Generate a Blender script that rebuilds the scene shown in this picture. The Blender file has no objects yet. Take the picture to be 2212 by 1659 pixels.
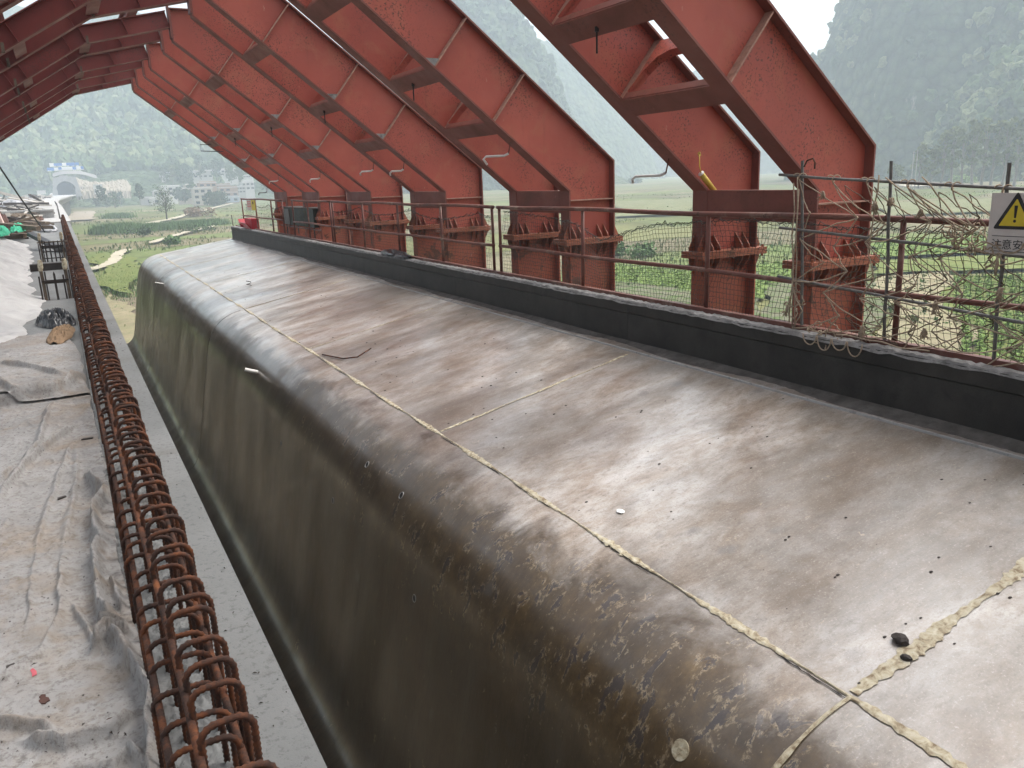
import bpy, math, random
import numpy as np
from mathutils import Vector, Matrix

random.seed(7)
rng = np.random.default_rng(11)
scene = bpy.context.scene
col = scene.collection

# ------------------------------------------------------------------ camera
CAM_R = ((0.8732322, -0.4858866, -0.0371445), (0.1542351, 0.2032741, 0.9668977), (0.4622522, 0.8500552, -0.2524462))
cam_data = bpy.data.cameras.new('camera')
cam_data.sensor_width = 36.0
cam_data.lens = 1725.0 / 2212.0 * 36.0
cam_data.clip_start = 0.05
cam_data.clip_end = 20000.0
cam = bpy.data.objects.new('camera', cam_data)
col.objects.link(cam)
r_, u_, f_ = [Vector(v) for v in CAM_R]
cam.matrix_world = Matrix(((r_.x, u_.x, -f_.x, 0), (r_.y, u_.y, -f_.y, 0), (r_.z, u_.z, -f_.z, 0), (0, 0, 0, 1)))
scene.camera = cam

# ------------------------------------------------------------------ world, sun, exposure
SUN_EL, SUN_AZ = math.radians(62), math.radians(92)      # azimuth from +Y towards +X
world = bpy.data.worlds.new('World')
scene.world = world
world.use_nodes = True
wn = world.node_tree.nodes
wl = world.node_tree.links
bg = wn['Background']
sky = wn.new('ShaderNodeTexSky')
sky.sky_type = 'NISHITA'
sky.sun_disc = False
sky.sun_elevation = SUN_EL
sky.sun_rotation = SUN_AZ
sky.air_density = 1.0
sky.dust_density = 6.0
sky.ozone_density = 0.5
hsv = wn.new('ShaderNodeHueSaturation')
hsv.inputs['Saturation'].default_value = 0.28
wl.new(sky.outputs[0], hsv.inputs['Color'])
wl.new(hsv.outputs[0], bg.inputs['Color'])
bg.inputs['Strength'].default_value = 0.15

sun_data = bpy.data.lights.new('sun', 'SUN')
sun_data.energy = 1.0
sun_data.angle = math.radians(30)
sun_data.color = (1.0, 0.96, 0.9)
sun = bpy.data.objects.new('sun', sun_data)
col.objects.link(sun)
sd = Vector((math.sin(SUN_AZ) * math.cos(SUN_EL), math.cos(SUN_AZ) * math.cos(SUN_EL), math.sin(SUN_EL)))
sun.rotation_euler = (-sd).to_track_quat('-Z', 'Y').to_euler()
sun.location = (30, 10, 60)

scene.view_settings.view_transform = 'Standard'
scene.view_settings.look = 'None'
scene.view_settings.gamma = 1.0
scene.view_settings.use_curve_mapping = False
scene.view_settings.exposure = 1.3
scene.cycles.max_bounces = 8
scene.cycles.diffuse_bounces = 4
scene.cycles.volume_bounces = 1
scene.cycles.transparent_max_bounces = 8
scene.cycles.sample_clamp_indirect = 6.0

GZ = -10.0          # the valley floor, camera height is zero
ZD = -1.42          # top of the bridge deck

# ------------------------------------------------------------------ helpers
def tag(o, label=None, cat=None, group=None, kind=None):
    if label: o['label'] = label
    if cat: o['category'] = cat
    if group: o['group'] = group
    if kind: o['kind'] = kind
    return o

def empty(name, loc=(0, 0, 0), label=None, cat=None, group=None):
    o = bpy.data.objects.new(name, None)
    o.empty_display_size = 0.2
    o.location = loc
    col.objects.link(o)
    return tag(o, label, cat, group)

def link_mesh(name, me, parent=None):
    o = bpy.data.objects.new(name, me)
    col.objects.link(o)
    if parent is not None:
        o.parent = parent
        o.matrix_parent_inverse = Matrix.Translation(-Vector(parent.location)) if parent.parent is None else Matrix.Identity(4)
    return o

class MB:
    """collects boxes, prisms, tubes; build() links them as one mesh object"""
    def __init__(self):
        self.v, self.f, self.m = [], [], []
    def add(self, vs, fs, mi=0):
        b = len(self.v)
        self.v.extend([tuple(p) for p in vs])
        for q in fs:
            self.f.append(tuple(b + i for i in q)); self.m.append(mi)
        return self
    def box(self, x0, x1, y0, y1, z0, z1, mi=0):
        vs = [(x, y, z) for x in (x0, x1) for y in (y0, y1) for z in (z0, z1)]
        return self.add(vs, [(0, 1, 3, 2), (4, 6, 7, 5), (0, 4, 5, 1), (2, 3, 7, 6), (0, 2, 6, 4), (1, 5, 7, 3)], mi)
    def obox(self, c, a, b, d, mi=0):
        """box from centre and three half-axis vectors"""
        c, a, b, d = Vector(c), Vector(a), Vector(b), Vector(d)
        vs = [c + a * i + b * j + d * k for i in (-1, 1) for j in (-1, 1) for k in (-1, 1)]
        return self.add(vs, [(0, 1, 3, 2), (4, 6, 7, 5), (0, 4, 5, 1), (2, 3, 7, 6), (0, 2, 6, 4), (1, 5, 7, 3)], mi)
    def prism_y(self, poly, y0, y1, mi=0):
        """polygon in XZ extruded along Y"""
        n = len(poly)
        vs = [(x, y0, z) for x, z in poly] + [(x, y1, z) for x, z in poly]
        fs = [tuple(range(n)), tuple(range(2 * n - 1, n - 1, -1))]
        fs += [(i, (i + 1) % n, n + (i + 1) % n, n + i) for i in range(n)]
        return self.add(vs, fs, mi)
    def prism_x(self, poly, x0, x1, mi=0):
        n = len(poly)
        vs = [(x0, y, z) for y, z in poly] + [(x1, y, z) for y, z in poly]
        fs = [tuple(range(n)), tuple(range(2 * n - 1, n - 1, -1))]
        fs += [(i, (i + 1) % n, n + (i + 1) % n, n + i) for i in range(n)]
        return self.add(vs, fs, mi)
    def prism_z(self, poly, z0, z1, mi=0):
        n = len(poly)
        vs = [(x, y, z0) for x, y in poly] + [(x, y, z1) for x, y in poly]
        fs = [tuple(range(n)), tuple(range(2 * n - 1, n - 1, -1))]
        fs += [(i, (i + 1) % n, n + (i + 1) % n, n + i) for i in range(n)]
        return self.add(vs, fs, mi)
    def tube(self, pts, r, n=6, mi=0, cap=True, closed=False):
        pts = [Vector(p) for p in pts]
        k = len(pts)
        rr = r if hasattr(r, '__len__') else [r] * k
        vs, fs = [], []
        up = None
        for i in range(k):
            if closed:
                t = pts[(i + 1) % k] - pts[i - 1]
            else:
                t = pts[min(i + 1, k - 1)] - pts[max(i - 1, 0)]
            t = t.normalized() if t.length > 1e-9 else Vector((0, 0, 1))
            if up is None:
                up = Vector((0, 0, 1)) if abs(t.z) < .9 else Vector((1, 0, 0))
            up = (up - t * up.dot(t))
            up = up.normalized() if up.length > 1e-6 else t.orthogonal().normalized()
            s = t.cross(up)
            for j in range(n):
                a = 2 * math.pi * j / n
                vs.append(pts[i] + (up * math.cos(a) + s * math.sin(a)) * rr[i])
        for i in range(k if closed else k - 1):
            i2 = (i + 1) % k
            for j in range(n):
                j2 = (j + 1) % n
                fs.append((i * n + j, i * n + j2, i2 * n + j2, i2 * n + j))
        if cap and not closed:
            fs.append(tuple(range(n - 1, -1, -1)))
            fs.append(tuple((k - 1) * n + j for j in range(n)))
        return self.add(vs, fs, mi)
    def mesh(self, name, mats, smooth=False):
        me = bpy.data.meshes.new(name)
        me.from_pydata(self.v, [], self.f)
        for m in (mats if isinstance(mats, (list, tuple)) else [mats]):
            me.materials.append(m)
        if any(self.m):
            me.polygons.foreach_set('material_index', self.m)
        if smooth:
            me.polygons.foreach_set('use_smooth', [True] * len(me.polygons))
        me.validate()
        me.update()
        import bmesh
        bm = bmesh.new(); bm.from_mesh(me)
        bmesh.ops.recalc_face_normals(bm, faces=bm.faces)
        bm.to_mesh(me); bm.free()
        return me
    def build(self, name, mats, parent=None, smooth=False):
        return link_mesh(name, self.mesh(name, mats, smooth), parent)

def grid_mesh(name, X, Y, Z, mat, parent=None, smooth=True):
    """X, Y, Z are 2-D arrays"""
    h, w = X.shape
    v = np.stack([X, Y, Z], -1).reshape(-1, 3)
    i = np.arange(h * w).reshape(h, w)
    f = np.stack([i[:-1, :-1], i[:-1, 1:], i[1:, 1:], i[1:, :-1]], -1).reshape(-1, 4)
    me = bpy.data.meshes.new(name)
    me.vertices.add(len(v)); me.vertices.foreach_set('co', v.astype(np.float32).ravel())
    me.loops.add(f.size); me.loops.foreach_set('vertex_index', f.astype(np.int32).ravel())
    me.polygons.add(len(f)); me.polygons.foreach_set('loop_start', np.arange(0, f.size, 4, dtype=np.int32))
    me.polygons.foreach_set('use_smooth', np.full(len(f), smooth))
    me.update(calc_edges=True)
    me.materials.append(mat)
    return link_mesh(name, me, parent)

def tri_mesh(name, v, f, mat, parent=None, smooth=False, n=3, attr=None):
    me = bpy.data.meshes.new(name)
    me.vertices.add(len(v)); me.vertices.foreach_set('co', np.asarray(v, np.float32).ravel())
    f = np.asarray(f, np.int32)
    me.loops.add(f.size); me.loops.foreach_set('vertex_index', f.ravel())
    me.polygons.add(len(f)); me.polygons.foreach_set('loop_start', np.arange(0, f.size, n, dtype=np.int32))
    me.polygons.foreach_set('use_smooth', np.full(len(f), smooth))
    me.update(calc_edges=True)
    me.materials.append(mat)
    return link_mesh(name, me, parent)

def hash2(ix, iy, s):
    h = (ix.astype(np.int64) * 374761393 + iy.astype(np.int64) * 668265263 + s * 974711) & 0x7fffffff
    h = ((h ^ (h >> 13)) * 1274126177) & 0x7fffffff
    return ((h ^ (h >> 16)) & 0xffff) / 65535.0

def vnoise(x, y, s=0):
    ix, iy = np.floor(x), np.floor(y)
    fx, fy = x - ix, y - iy
    fx, fy = fx * fx * (3 - 2 * fx), fy * fy * (3 - 2 * fy)
    a, b = hash2(ix, iy, s), hash2(ix + 1, iy, s)
    c, d = hash2(ix, iy + 1, s), hash2(ix + 1, iy + 1, s)
    return (a * (1 - fx) + b * fx) * (1 - fy) + (c * (1 - fx) + d * fx) * fy

def fbm(x, y, s=0, o=4):
    t, a, n = 0, 1, 0
    for k in range(o):
        t = t + a * (vnoise(x * 2 ** k + 17.3 * k, y * 2 ** k + 9.1 * k, s + k) - .5)
        n += a; a *= .5
    return t / n * 2

def sstep(a, b, x):
    t = np.clip((x - a) / (b - a), 0, 1)
    return t * t * (3 - 2 * t)

# ------------------------------------------------------------------ materials
class NT:
    def __init__(self, name):
        self.mat = bpy.data.materials.new(name)
        self.mat.use_nodes = True
        self.nt = self.mat.node_tree
        self.b = self.nt.nodes['Principled BSDF']
    def n(self, t, **k):
        o = self.nt.nodes.new(t)
        for a, b in k.items(): setattr(o, a, b)
        return o
    def link(self, a, b): self.nt.links.new(a, b)
    def pos(self, scale=(1, 1, 1), rot=(0, 0, 0), obj=False):
        if obj: src = self.n('ShaderNodeTexCoord').outputs['Object']
        else: src = self.n('ShaderNodeNewGeometry').outputs['Position']
        mp = self.n('ShaderNodeMapping')
        mp.inputs['Scale'].default_value = scale
        mp.inputs['Rotation'].default_value = rot
        self.link(src, mp.inputs['Vector'])
        return mp.outputs[0]
    def noise(self, vec, scale, detail=4, rough=.55, dist=0):
        o = self.n('ShaderNodeTexNoise')
        self.link(vec, o.inputs['Vector'])
        o.inputs['Scale'].default_value = scale
        o.inputs['Detail'].default_value = detail
        o.inputs['Roughness'].default_value = rough
        o.inputs['Distortion'].default_value = dist
        return o.outputs['Fac']
    def voro(self, vec, scale, out='Distance', feature='F1', rand=1.0):
        o = self.n('ShaderNodeTexVoronoi', feature=feature)
        self.link(vec, o.inputs['Vector'])
        o.inputs['Scale'].default_value = scale
        o.inputs['Randomness'].default_value = rand
        return o.outputs[out]
    def ramp(self, fac, stops, interp='LINEAR'):
        o = self.n('ShaderNodeValToRGB')
        o.color_ramp.interpolation = interp
        e = o.color_ramp.elements
        while len(e) < len(stops): e.new(0.5)
        for el, (p, c) in zip(e, stops):
            el.position = p
            el.color = (c, c, c, 1) if not hasattr(c, '__len__') else (*c, 1)
        self.link(fac, o.inputs['Fac'])
        return o.outputs['Color']
    def mix(self, fac, a, b, mode='MIX'):
        o = self.n('ShaderNodeMix', data_type='RGBA', blend_type=mode)
        for s, x in ((o.inputs[0], fac), (o.inputs[6], a), (o.inputs[7], b)):
            if hasattr(x, 'is_linked') or isinstance(x, bpy.types.NodeSocket): self.link(x, s)
            elif hasattr(x, '__len__'): s.default_value = (*x, 1)
            else: s.default_value = x
        return o.outputs[2]
    def math(self, op, a, b=None, c=None):
        o = self.n('ShaderNodeMath', operation=op)
        for i, x in enumerate((a, b, c)):
            if x is None: continue
            if isinstance(x, bpy.types.NodeSocket): self.link(x, o.inputs[i])
            else: o.inputs[i].default_value = x
        return o.outputs[0]
    def sep(self, vec):
        o = self.n('ShaderNodeSeparateXYZ'); self.link(vec, o.inputs[0]); return o.outputs
    def set(self, name, x):
        s = self.b.inputs[name]
        if isinstance(x, bpy.types.NodeSocket): self.link(x, s)
        elif hasattr(x, '__len__'): s.default_value = (*x, 1)
        else: s.default_value = x
        return self
    def bump(self, h, strength=.3, dist=.01):
        o = self.n('ShaderNodeBump')
        o.inputs['Strength'].default_value = strength
        o.inputs['Distance'].default_value = dist
        self.link(h, o.inputs['Height'])
        self.link(o.outputs[0], self.b.inputs['Normal'])
        return self

def simple(name, c, rough=.7, var=.25, scale=8, spec=.3, bump=.15, bd=.005):
    t = NT(name)
    p = t.pos()
    n1 = t.noise(p, scale, 5, .6)
    c = Vector(c)
    t.set('Base Color', t.ramp(n1, [(.25, tuple(c * (1 - var))), (.75, tuple(c * (1 + var)))]))
    t.set('Roughness', rough).set('Specular IOR Level', spec)
    t.bump(t.noise(p, scale * 4, 4, .6), bump, bd)
    return t.mat

M = {}
def mk_red(name, base, dirt, rustc, rust_lo, spec=.35):
    t = NT(name)
    p = t.pos()
    big = t.noise(p, .9, 4, .6)
    c = t.ramp(big, [(.25, tuple(Vector(base) * .82)), (.5, base), (.78, tuple(Vector(base) * 1.12 + Vector((.03, .02, .012))))])
    # worn, faded and stained areas of the paint
    st = t.noise(p, 2.3, 6, .65, .4)
    c = t.mix(t.ramp(st, [(.52, 0), (.72, .75)]), c, dirt)
    # speckles of mortar and rust
    sp = t.noise(p, 42, 5, .7)
    area = t.ramp(t.noise(p, 1.5, 3, .5), [(.45, 0), (.62, 1)])
    spk = t.math('MULTIPLY', t.ramp(sp, [(.54, 0), (.6, 1)]), area)
    c = t.mix(spk, c, (.09, .035, .025))
    rs = t.noise(p, 3.1, 7, .7, .6)
    c = t.mix(t.ramp(rs, [(rust_lo, 0), (rust_lo + .05, .9)]), c, rustc)
    dr = t.noise(t.pos((9, 9, .55)), 1.0, 5, .65)
    c = t.mix(t.math('MULTIPLY', t.ramp(dr, [(.58, 0), (.74, .4)]), t.ramp(t.noise(p, 1.1, 3, .5), [(.4, 0), (.6, 1)])), c, tuple(Vector(dirt) * .42))
    gr = t.noise(p, 7.5, 6, .72, .3)
    c = t.mix(t.ramp(gr, [(.60, 0), (.78, .35)]), c, tuple(Vector(base) * .55))
    # a few pale scuffs
    sc = t.noise(t.pos((1, 1, .4)), 14, 4, .6)
    c = t.mix(t.ramp(sc, [(.7, 0), (.76, .5)]), c, (.5, .3, .22))
    t.set('Base Color', c)
    t.set('Roughness', t.ramp(st, [(.3, .42), (.7, .7)])).set('Specular IOR Level', spec)
    t.bump(t.noise(p, 60, 4, .6), .12, .004)
    return t.mat
M['red'] = mk_red('red oxide painted steel', (.335, .070, .046), (.35, .12, .07), (.10, .035, .022), .70)
M['red_dark'] = mk_red('brown soiled red flange paint', (.17, .05, .036), (.12, .05, .035), (.07, .03, .02), .66)
M['red_roof'] = mk_red('dark red roof beam paint', (.19, .033, .026), (.15, .04, .03), (.08, .03, .02), .66)  # roof shade put into the colour, darker than the rib paint
M['red_rust'] = mk_red('orange rusted column paint', (.30, .075, .042), (.30, .13, .06), (.09, .04, .025), .56)
M['pipe'] = mk_red('rusty red railing pipe', (.13, .048, .036), (.30, .24, .19), (.07, .03, .02), .60)
M['splice'] = mk_red('rusty splice plate', (.27, .085, .045), (.22, .10, .05), (.08, .035, .02), .58)

def mk_form():
    t = NT('oiled steel formwork plate')
    p = t.pos()
    stv = t.pos((.5, 1.5, .5))             # smears run across the plates
    a = t.noise(stv, 1.3, 7, .62, .25)
    b = t.noise(p, .7, 5, .6, .5)
    c = t.ramp(a, [(.28, (.038, .027, .017)), (.45, (.066, .048, .032)), (.58, (.092, .072, .052)), (.75, (.115, .102, .088))])
    c = t.mix(t.ramp(b, [(.45, 0), (.68, .75)]), c, (.085, .055, .028))
    c = t.mix(t.ramp(t.noise(p, 1.9, 4, .6), [(.52, 0), (.72, .4)]), c, (.14, .085, .05))
    c = t.mix(t.ramp(t.noise(p, 3.3, 6, .7), [(.56, 0), (.7, .5)]), c, (.075, .074, .07))
    # fine smears
    fs = t.noise(t.pos((2.2, 16, 2.2)), 3.0, 6, .7)
    c = t.mix(t.ramp(fs, [(.34, .5), (.5, 0)]), c, (.03, .024, .018))
    c = t.mix(t.ramp(fs, [(.60, 0), (.72, .25)]), c, (.22, .19, .15))
    # scabs of dark mill scale with pale rims, thickest on the rounded edge
    z = t.sep(t.n('ShaderNodeNewGeometry').outputs['Position'])
    zone = t.math('MULTIPLY', t.ramp(t.math('ADD', t.math('MULTIPLY', z[2], .5), 2.0), [(.30, .0), (.46, .9), (.75, 1), (.80, .0)]),
                  t.ramp(t.math('MULTIPLY', z[1], .05), [(.15, 1), (.55, .3)]))
    rust = t.ramp(t.noise(p, 2.6, 5, .6, .3), [(.36, .2), (.6, 1)])
    c = t.mix(t.math('MULTIPLY', t.math('MULTIPLY', zone, rust), .9), c, t.ramp(t.noise(p, 9, 6, .7), [(.3, (.055, .034, .016)), (.5, (.115, .073, .032)), (.72, (.19, .125, .058))]))
    wv = t.pos((1.0, 1.7, .9))
    v = t.noise(wv, 4.8, 8, .66, .5)
    thr = t.math('ADD', v, t.math('MULTIPLY', zone, .125))
    scab = t.ramp(thr, [(.675, 0), (.695, .85)])
    rim = t.ramp(thr, [(.64, 0), (.672, 1), (.685, 1), (.70, 0)])
    rimm = t.math('MULTIPLY', rim, t.ramp(t.noise(p, 28, 4, .6), [(.46, 0), (.58, 1)]))
    c = t.mix(scab, c, (.040, .031, .030))
    c = t.mix(t.math('MULTIPLY', rimm, .65), c, (.40, .31, .195))
    fl = t.noise(t.pos((1.2, 2.4, 1.2)), 17, 6, .7, .4)
    c = t.mix(t.math('MULTIPLY', t.ramp(fl, [(.62, 0), (.67, 1)]), t.math('ADD', t.math('MULTIPLY', zone, .5), .05)), c, (.40, .32, .21))
    # pale dusty film with sky sheen painted in, ending raggedly over the rounded edge
    dn = t.math('ADD', t.math('MULTIPLY', t.noise(p, 1.6, 6, .65, .4), .5), z[2])
    dusty_sheen = t.ramp(t.math('ADD', dn, 3.0), [(.72, 0), (.83, 1)])
    dusty_sheen2 = t.math('MULTIPLY', dusty_sheen, t.ramp(t.noise(stv, .9, 6, .65, .4), [(.34, .4), (.62, 1)]))
    dusty_sheen2 = t.math('MULTIPLY', dusty_sheen2, t.ramp(t.noise(p, .55, 5, .6, .4), [(.40, .45), (.56, 1)]))
    dcol = t.ramp(t.noise(t.pos((.8, 1.3, .8)), 2.4, 8, .72, .3), [(.28, (.205, .15, .105)), (.42, (.35, .29, .235)), (.54, (.48, .44, .40)), (.7, (.60, .585, .57))])  # whitest stops stand for soft sky reflections
    c = t.mix(dusty_sheen2, c, dcol)
    # blots, scuffs and water marks on the plates
    bl = t.voro(t.pos((1, 1.15, 1)), 2.3, 'Distance')
    blm = t.math('MULTIPLY', t.ramp(t.math('ADD', bl, t.math('MULTIPLY', t.noise(p, 9, 5, .7), .35)), [(.26, 1), (.36, 0)]), t.ramp(t.noise(p, 1.1, 3, .5), [(.48, 0), (.58, .6)]))
    c = t.mix(blm, c, (.13, .12, .115))
    mt = t.noise(t.pos((1, 1.8, 1)), 13, 7, .75, .2)
    c = t.mix(t.ramp(mt, [(.36, .45), (.48, 0)]), c, (.10, .072, .05))
    c = t.mix(t.math('MULTIPLY', t.ramp(mt, [(.60, 0), (.70, .45)]), dusty_sheen), c, (.52, .48, .43))
    fg = t.noise(p, 75, 4, .75)
    c = t.mix(t.ramp(fg, [(.34, .4), (.46, 0)]), c, (.09, .068, .05))
    c = t.mix(t.math('MULTIPLY', t.ramp(fg, [(.58, 0), (.70, .5)]), dusty_sheen), c, (.50, .47, .43))
    ch = t.noise(p, 31, 5, .7)
    c = t.mix(t.math('MULTIPLY', t.ramp(ch, [(.66, 0), (.69, .8)]), t.ramp(t.noise(p, 2.1, 4, .6), [(.5, 0), (.62, 1)])), c, (.09, .055, .04))
    spn = t.voro(t.pos((.6, 1.6, .6)), 7, 'Distance')
    c = t.mix(t.ramp(spn, [(.02, .7), (.035, 0)]), c, (.07, .045, .03))
    t.set('Base Color', c)
    rg = t.ramp(t.noise(stv, 1.6, 5, .6), [(.3, .28), (.7, .46)])
    rg = t.mix(scab, rg, (.55, .55, .55))
    t.set('Roughness', rg).set('Specular IOR Level', .8).set('Metallic', t.math('MULTIPLY', t.math('SUBTRACT', t.ramp(scab, [(0, .62), (1, .1)]), t.math('MULTIPLY', dusty_sheen, .5)), t.math('SUBTRACT', 1.0, t.math('MULTIPLY', zone, .7))))
    t.set('Coat Weight', t.ramp(t.noise(t.pos((.6, 1.0, .6)), 1.0, 5, .6, .4), [(.38, .25), (.58, .95)])).set('Coat Roughness', .21).set('Coat IOR', 1.55)
    h = t.math('ADD', t.math('MULTIPLY', t.noise(p, 70, 3, .6), .22), t.math('ADD', t.math('MULTIPLY', scab, -.4), t.math('MULTIPLY', t.noise(p, 4, 3, .5), 1.2)))
    t.bump(h, .32, .006)
    return t.mat
M['form'] = mk_form()

def mk_filler():
    t = NT('cream joint filler')
    p = t.pos()
    c = t.ramp(t.noise(p, 22, 5, .65, .5), [(.34, (.16, .11, .06)), (.50, (.37, .32, .22)), (.7, (.50, .46, .36))])
    t.set('Base Color', c).set('Roughness', .75)
    t.bump(t.noise(p, 60, 4, .6), .6, .006)
    return t.mat
M['filler'] = mk_filler()
M['worn_edge'] = simple('worn stiffener edge', (.30, .17, .125), .7, .4, 14)

def mk_conc(name, c0, c1, stain, scale=1.0, pits=True, rough=.8):
    t = NT(name)
    p = t.pos()
    c = t.ramp(t.noise(p, 1.3 * scale, 6, .6), [(.3, c0), (.7, c1)])
    c = t.mix(t.ramp(t.noise(p, 2.7 * scale, 6, .65, .4), [(.54, 0), (.7, .6)]), c, stain)
    fine = t.noise(p, 40 * scale, 4, .7)
    c = t.mix(t.ramp(fine, [(.36, .45), (.46, 0)]), c, tuple(Vector(c0) * .45))
    h = fine
    if pits:
        pv = t.voro(p, 55, 'Distance')
        pit = t.math('MULTIPLY', t.ramp(pv, [(.07, 1), (.14, 0)]), t.ramp(t.noise(p, 7, 3, .5), [(.45, 0), (.6, 1)]))
        c = t.mix(t.math('MULTIPLY', pit, .6), c, tuple(Vector(c0) * .35))
        h = t.math('SUBTRACT', fine, pit)
    t.set('Base Color', c).set('Roughness', rough).set('Specular IOR Level', .3)
    t.bump(h, .4, .004)
    return t.mat
M['conc'] = mk_conc('grey deck concrete', (.13, .133, .13), (.185, .186, .182), (.12, .11, .098))
M['conc_pale'] = mk_conc('pale dusty concrete', (.29, .285, .275), (.38, .37, .355), (.22, .20, .17), .4, False)
M['kerb'] = mk_conc('dark oily edge form', (.016, .0145, .0125), (.044, .040, .035), (.010, .009, .008), 2.6, False, .5)
M['mortar_dark'] = mk_conc('dark dusty mortar', (.05, .045, .04), (.13, .12, .11), (.04, .035, .03), 5, False, .85)
M['mortar'] = mk_conc('rough mortar crust', (.12, .115, .11), (.30, .29, .28), (.05, .045, .04), 6, False, .9)

def mk_felt():
    t = NT('grey white geotextile felt')
    p = t.pos()
    c = t.ramp(t.noise(p, 2.2, 5, .6), [(.3, (.20, .19, .182)), (.7, (.30, .29, .28))])
    c = t.mix(t.ramp(t.noise(p, 3.4, 6, .62, .5), [(.50, 0), (.70, .7)]), c, (.22, .165, .115))
    c = t.mix(t.ramp(t.noise(p, 1.5, 4, .6), [(.55, 0), (.72, .5)]), c, (.20, .17, .15))
    c = t.mix(t.ramp(t.noise(p, 48, 5, .75), [(.36, .6), (.5, 0)]), c, (.11, .095, .085))
    c = t.mix(t.math('MULTIPLY', t.ramp(t.noise(p, 11, 5, .7), [(.52, 0), (.68, .6)]), t.ramp(t.noise(p, 1.1, 3, .5), [(.42, 0), (.6, 1)])), c, (.15, .115, .085))
    sp = t.voro(t.pos((1, .55, 1)), 34, 'Distance')
    sm = t.math('MULTIPLY', t.ramp(sp, [(.07, 1), (.12, 0)]), t.ramp(t.noise(p, 6, 3, .5), [(.42, 0), (.55, 1)]))
    c = t.mix(sm, c, (.05, .043, .04))
    sp2 = t.voro(p, 95, 'Distance')
    c = t.mix(t.math('MULTIPLY', t.ramp(sp2, [(.10, .8), (.2, 0)]), t.ramp(t.noise(p, 9, 3, .5), [(.45, 0), (.6, 1)])), c, (.10, .09, .085))
    t.set('Base Color', c).set('Roughness', .95).set('Specular IOR Level', .1)
    h = t.math('ADD', t.noise(p, 160, 3, .6), t.math('MULTIPLY', t.noise(p, 18, 4, .6), 1.5))
    t.bump(h, .5, .003)
    return t.mat
M['felt'] = mk_felt()
M['felt_white'] = simple('clean white felt', (.37, .36, .35), .95, .16, 2.5, .1, .4, .004)

def mk_rust():
    t = NT('rusted reinforcing bar')
    p = t.pos()
    c = t.ramp(t.noise(p, 16, 6, .7), [(.3, (.02, .013, .011)), (.46, (.045, .022, .015)), (.60, (.11, .038, .016)), (.8, (.23, .085, .027))])
    t.set('Base Color', c).set('Roughness', .8).set('Specular IOR Level', .25)
    t.bump(t.noise(p, 220, 3, .6), .5, .002)
    return t.mat
M['rust'] = mk_rust()
M['dark_steel'] = simple('dark weathered steel', (.055, .045, .040), .6, .4, 10)
M['rebar_grey'] = simple('grey steel bar', (.10, .095, .088), .5, .4, 25, .5)
M['black_net'] = simple('black netting twine', (.035, .04, .035), .8, .3, 20)
M['rope'] = simple('tan hemp rope', (.33, .26, .19), .9, .35, 60, .1, .6, .003)
M['rope_dark'] = simple('dark weathered rope', (.13, .10, .075), .9, .35, 60, .1, .6, .003)
M['white_pvc'] = simple('white plastic conduit', (.62, .60, .57), .5, .12, 12)
M['yellow_pvc'] = simple('yellow plastic tube', (.52, .36, .06), .5, .15, 10)
M['black_plastic'] = simple('black plastic film', (.012, .012, .013), .28, .3, 20, .6)
M['brown_cloth'] = simple('brown stained cloth', (.20, .135, .085), .95, .35, 7, .1)
M['wood'] = simple('weathered grey timber', (.12, .092, .068), .85, .4, 9, .2, .4)
M['wood_dark'] = simple('dark wet timber', (.035, .028, .024), .7, .4, 9, .3, .4)
M['green_net'] = simple('bright green netting', (.03, .30, .17), .7, .25, 5)
M['red_paint'] = simple('red box paint', (.34, .02, .03), .45, .2, 6)
M['grey_box'] = simple('grey box paint', (.15, .15, .145), .5, .2, 5)
M['dark_box'] = simple('dark green box side', (.03, .042, .034), .5, .4, 14)
M['board'] = simple('dirty white board', (.50, .455, .43), .5, .12, 6)
M['sign_yellow'] = simple('sign yellow', (.58, .44, .03), .5, .15, 10)
M['sign_black'] = simple('sign black', (.02, .018, .018), .5, .2, 10)
M['sign_red'] = simple('sign red print', (.55, .10, .08), .5, .1, 10)
M['pink'] = simple('pink plaster', (.55, .40, .36), .8, .08, 4)
M['tarp'] = simple('grey tarpaulin', (.33, .33, .34), .6, .3, 3)
M['rubble'] = simple('pale rubble', (.40, .37, .33), .9, .35, 3)
M['bark_bit'] = simple('brown bark flake', (.07, .035, .028), .9, .3, 40)
M['pink_bit'] = simple('pink paper scrap', (.45, .10, .12), .8, .2, 30)
M['white_bit'] = simple('white chip', (.7, .69, .66), .6, .1, 30)

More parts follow.
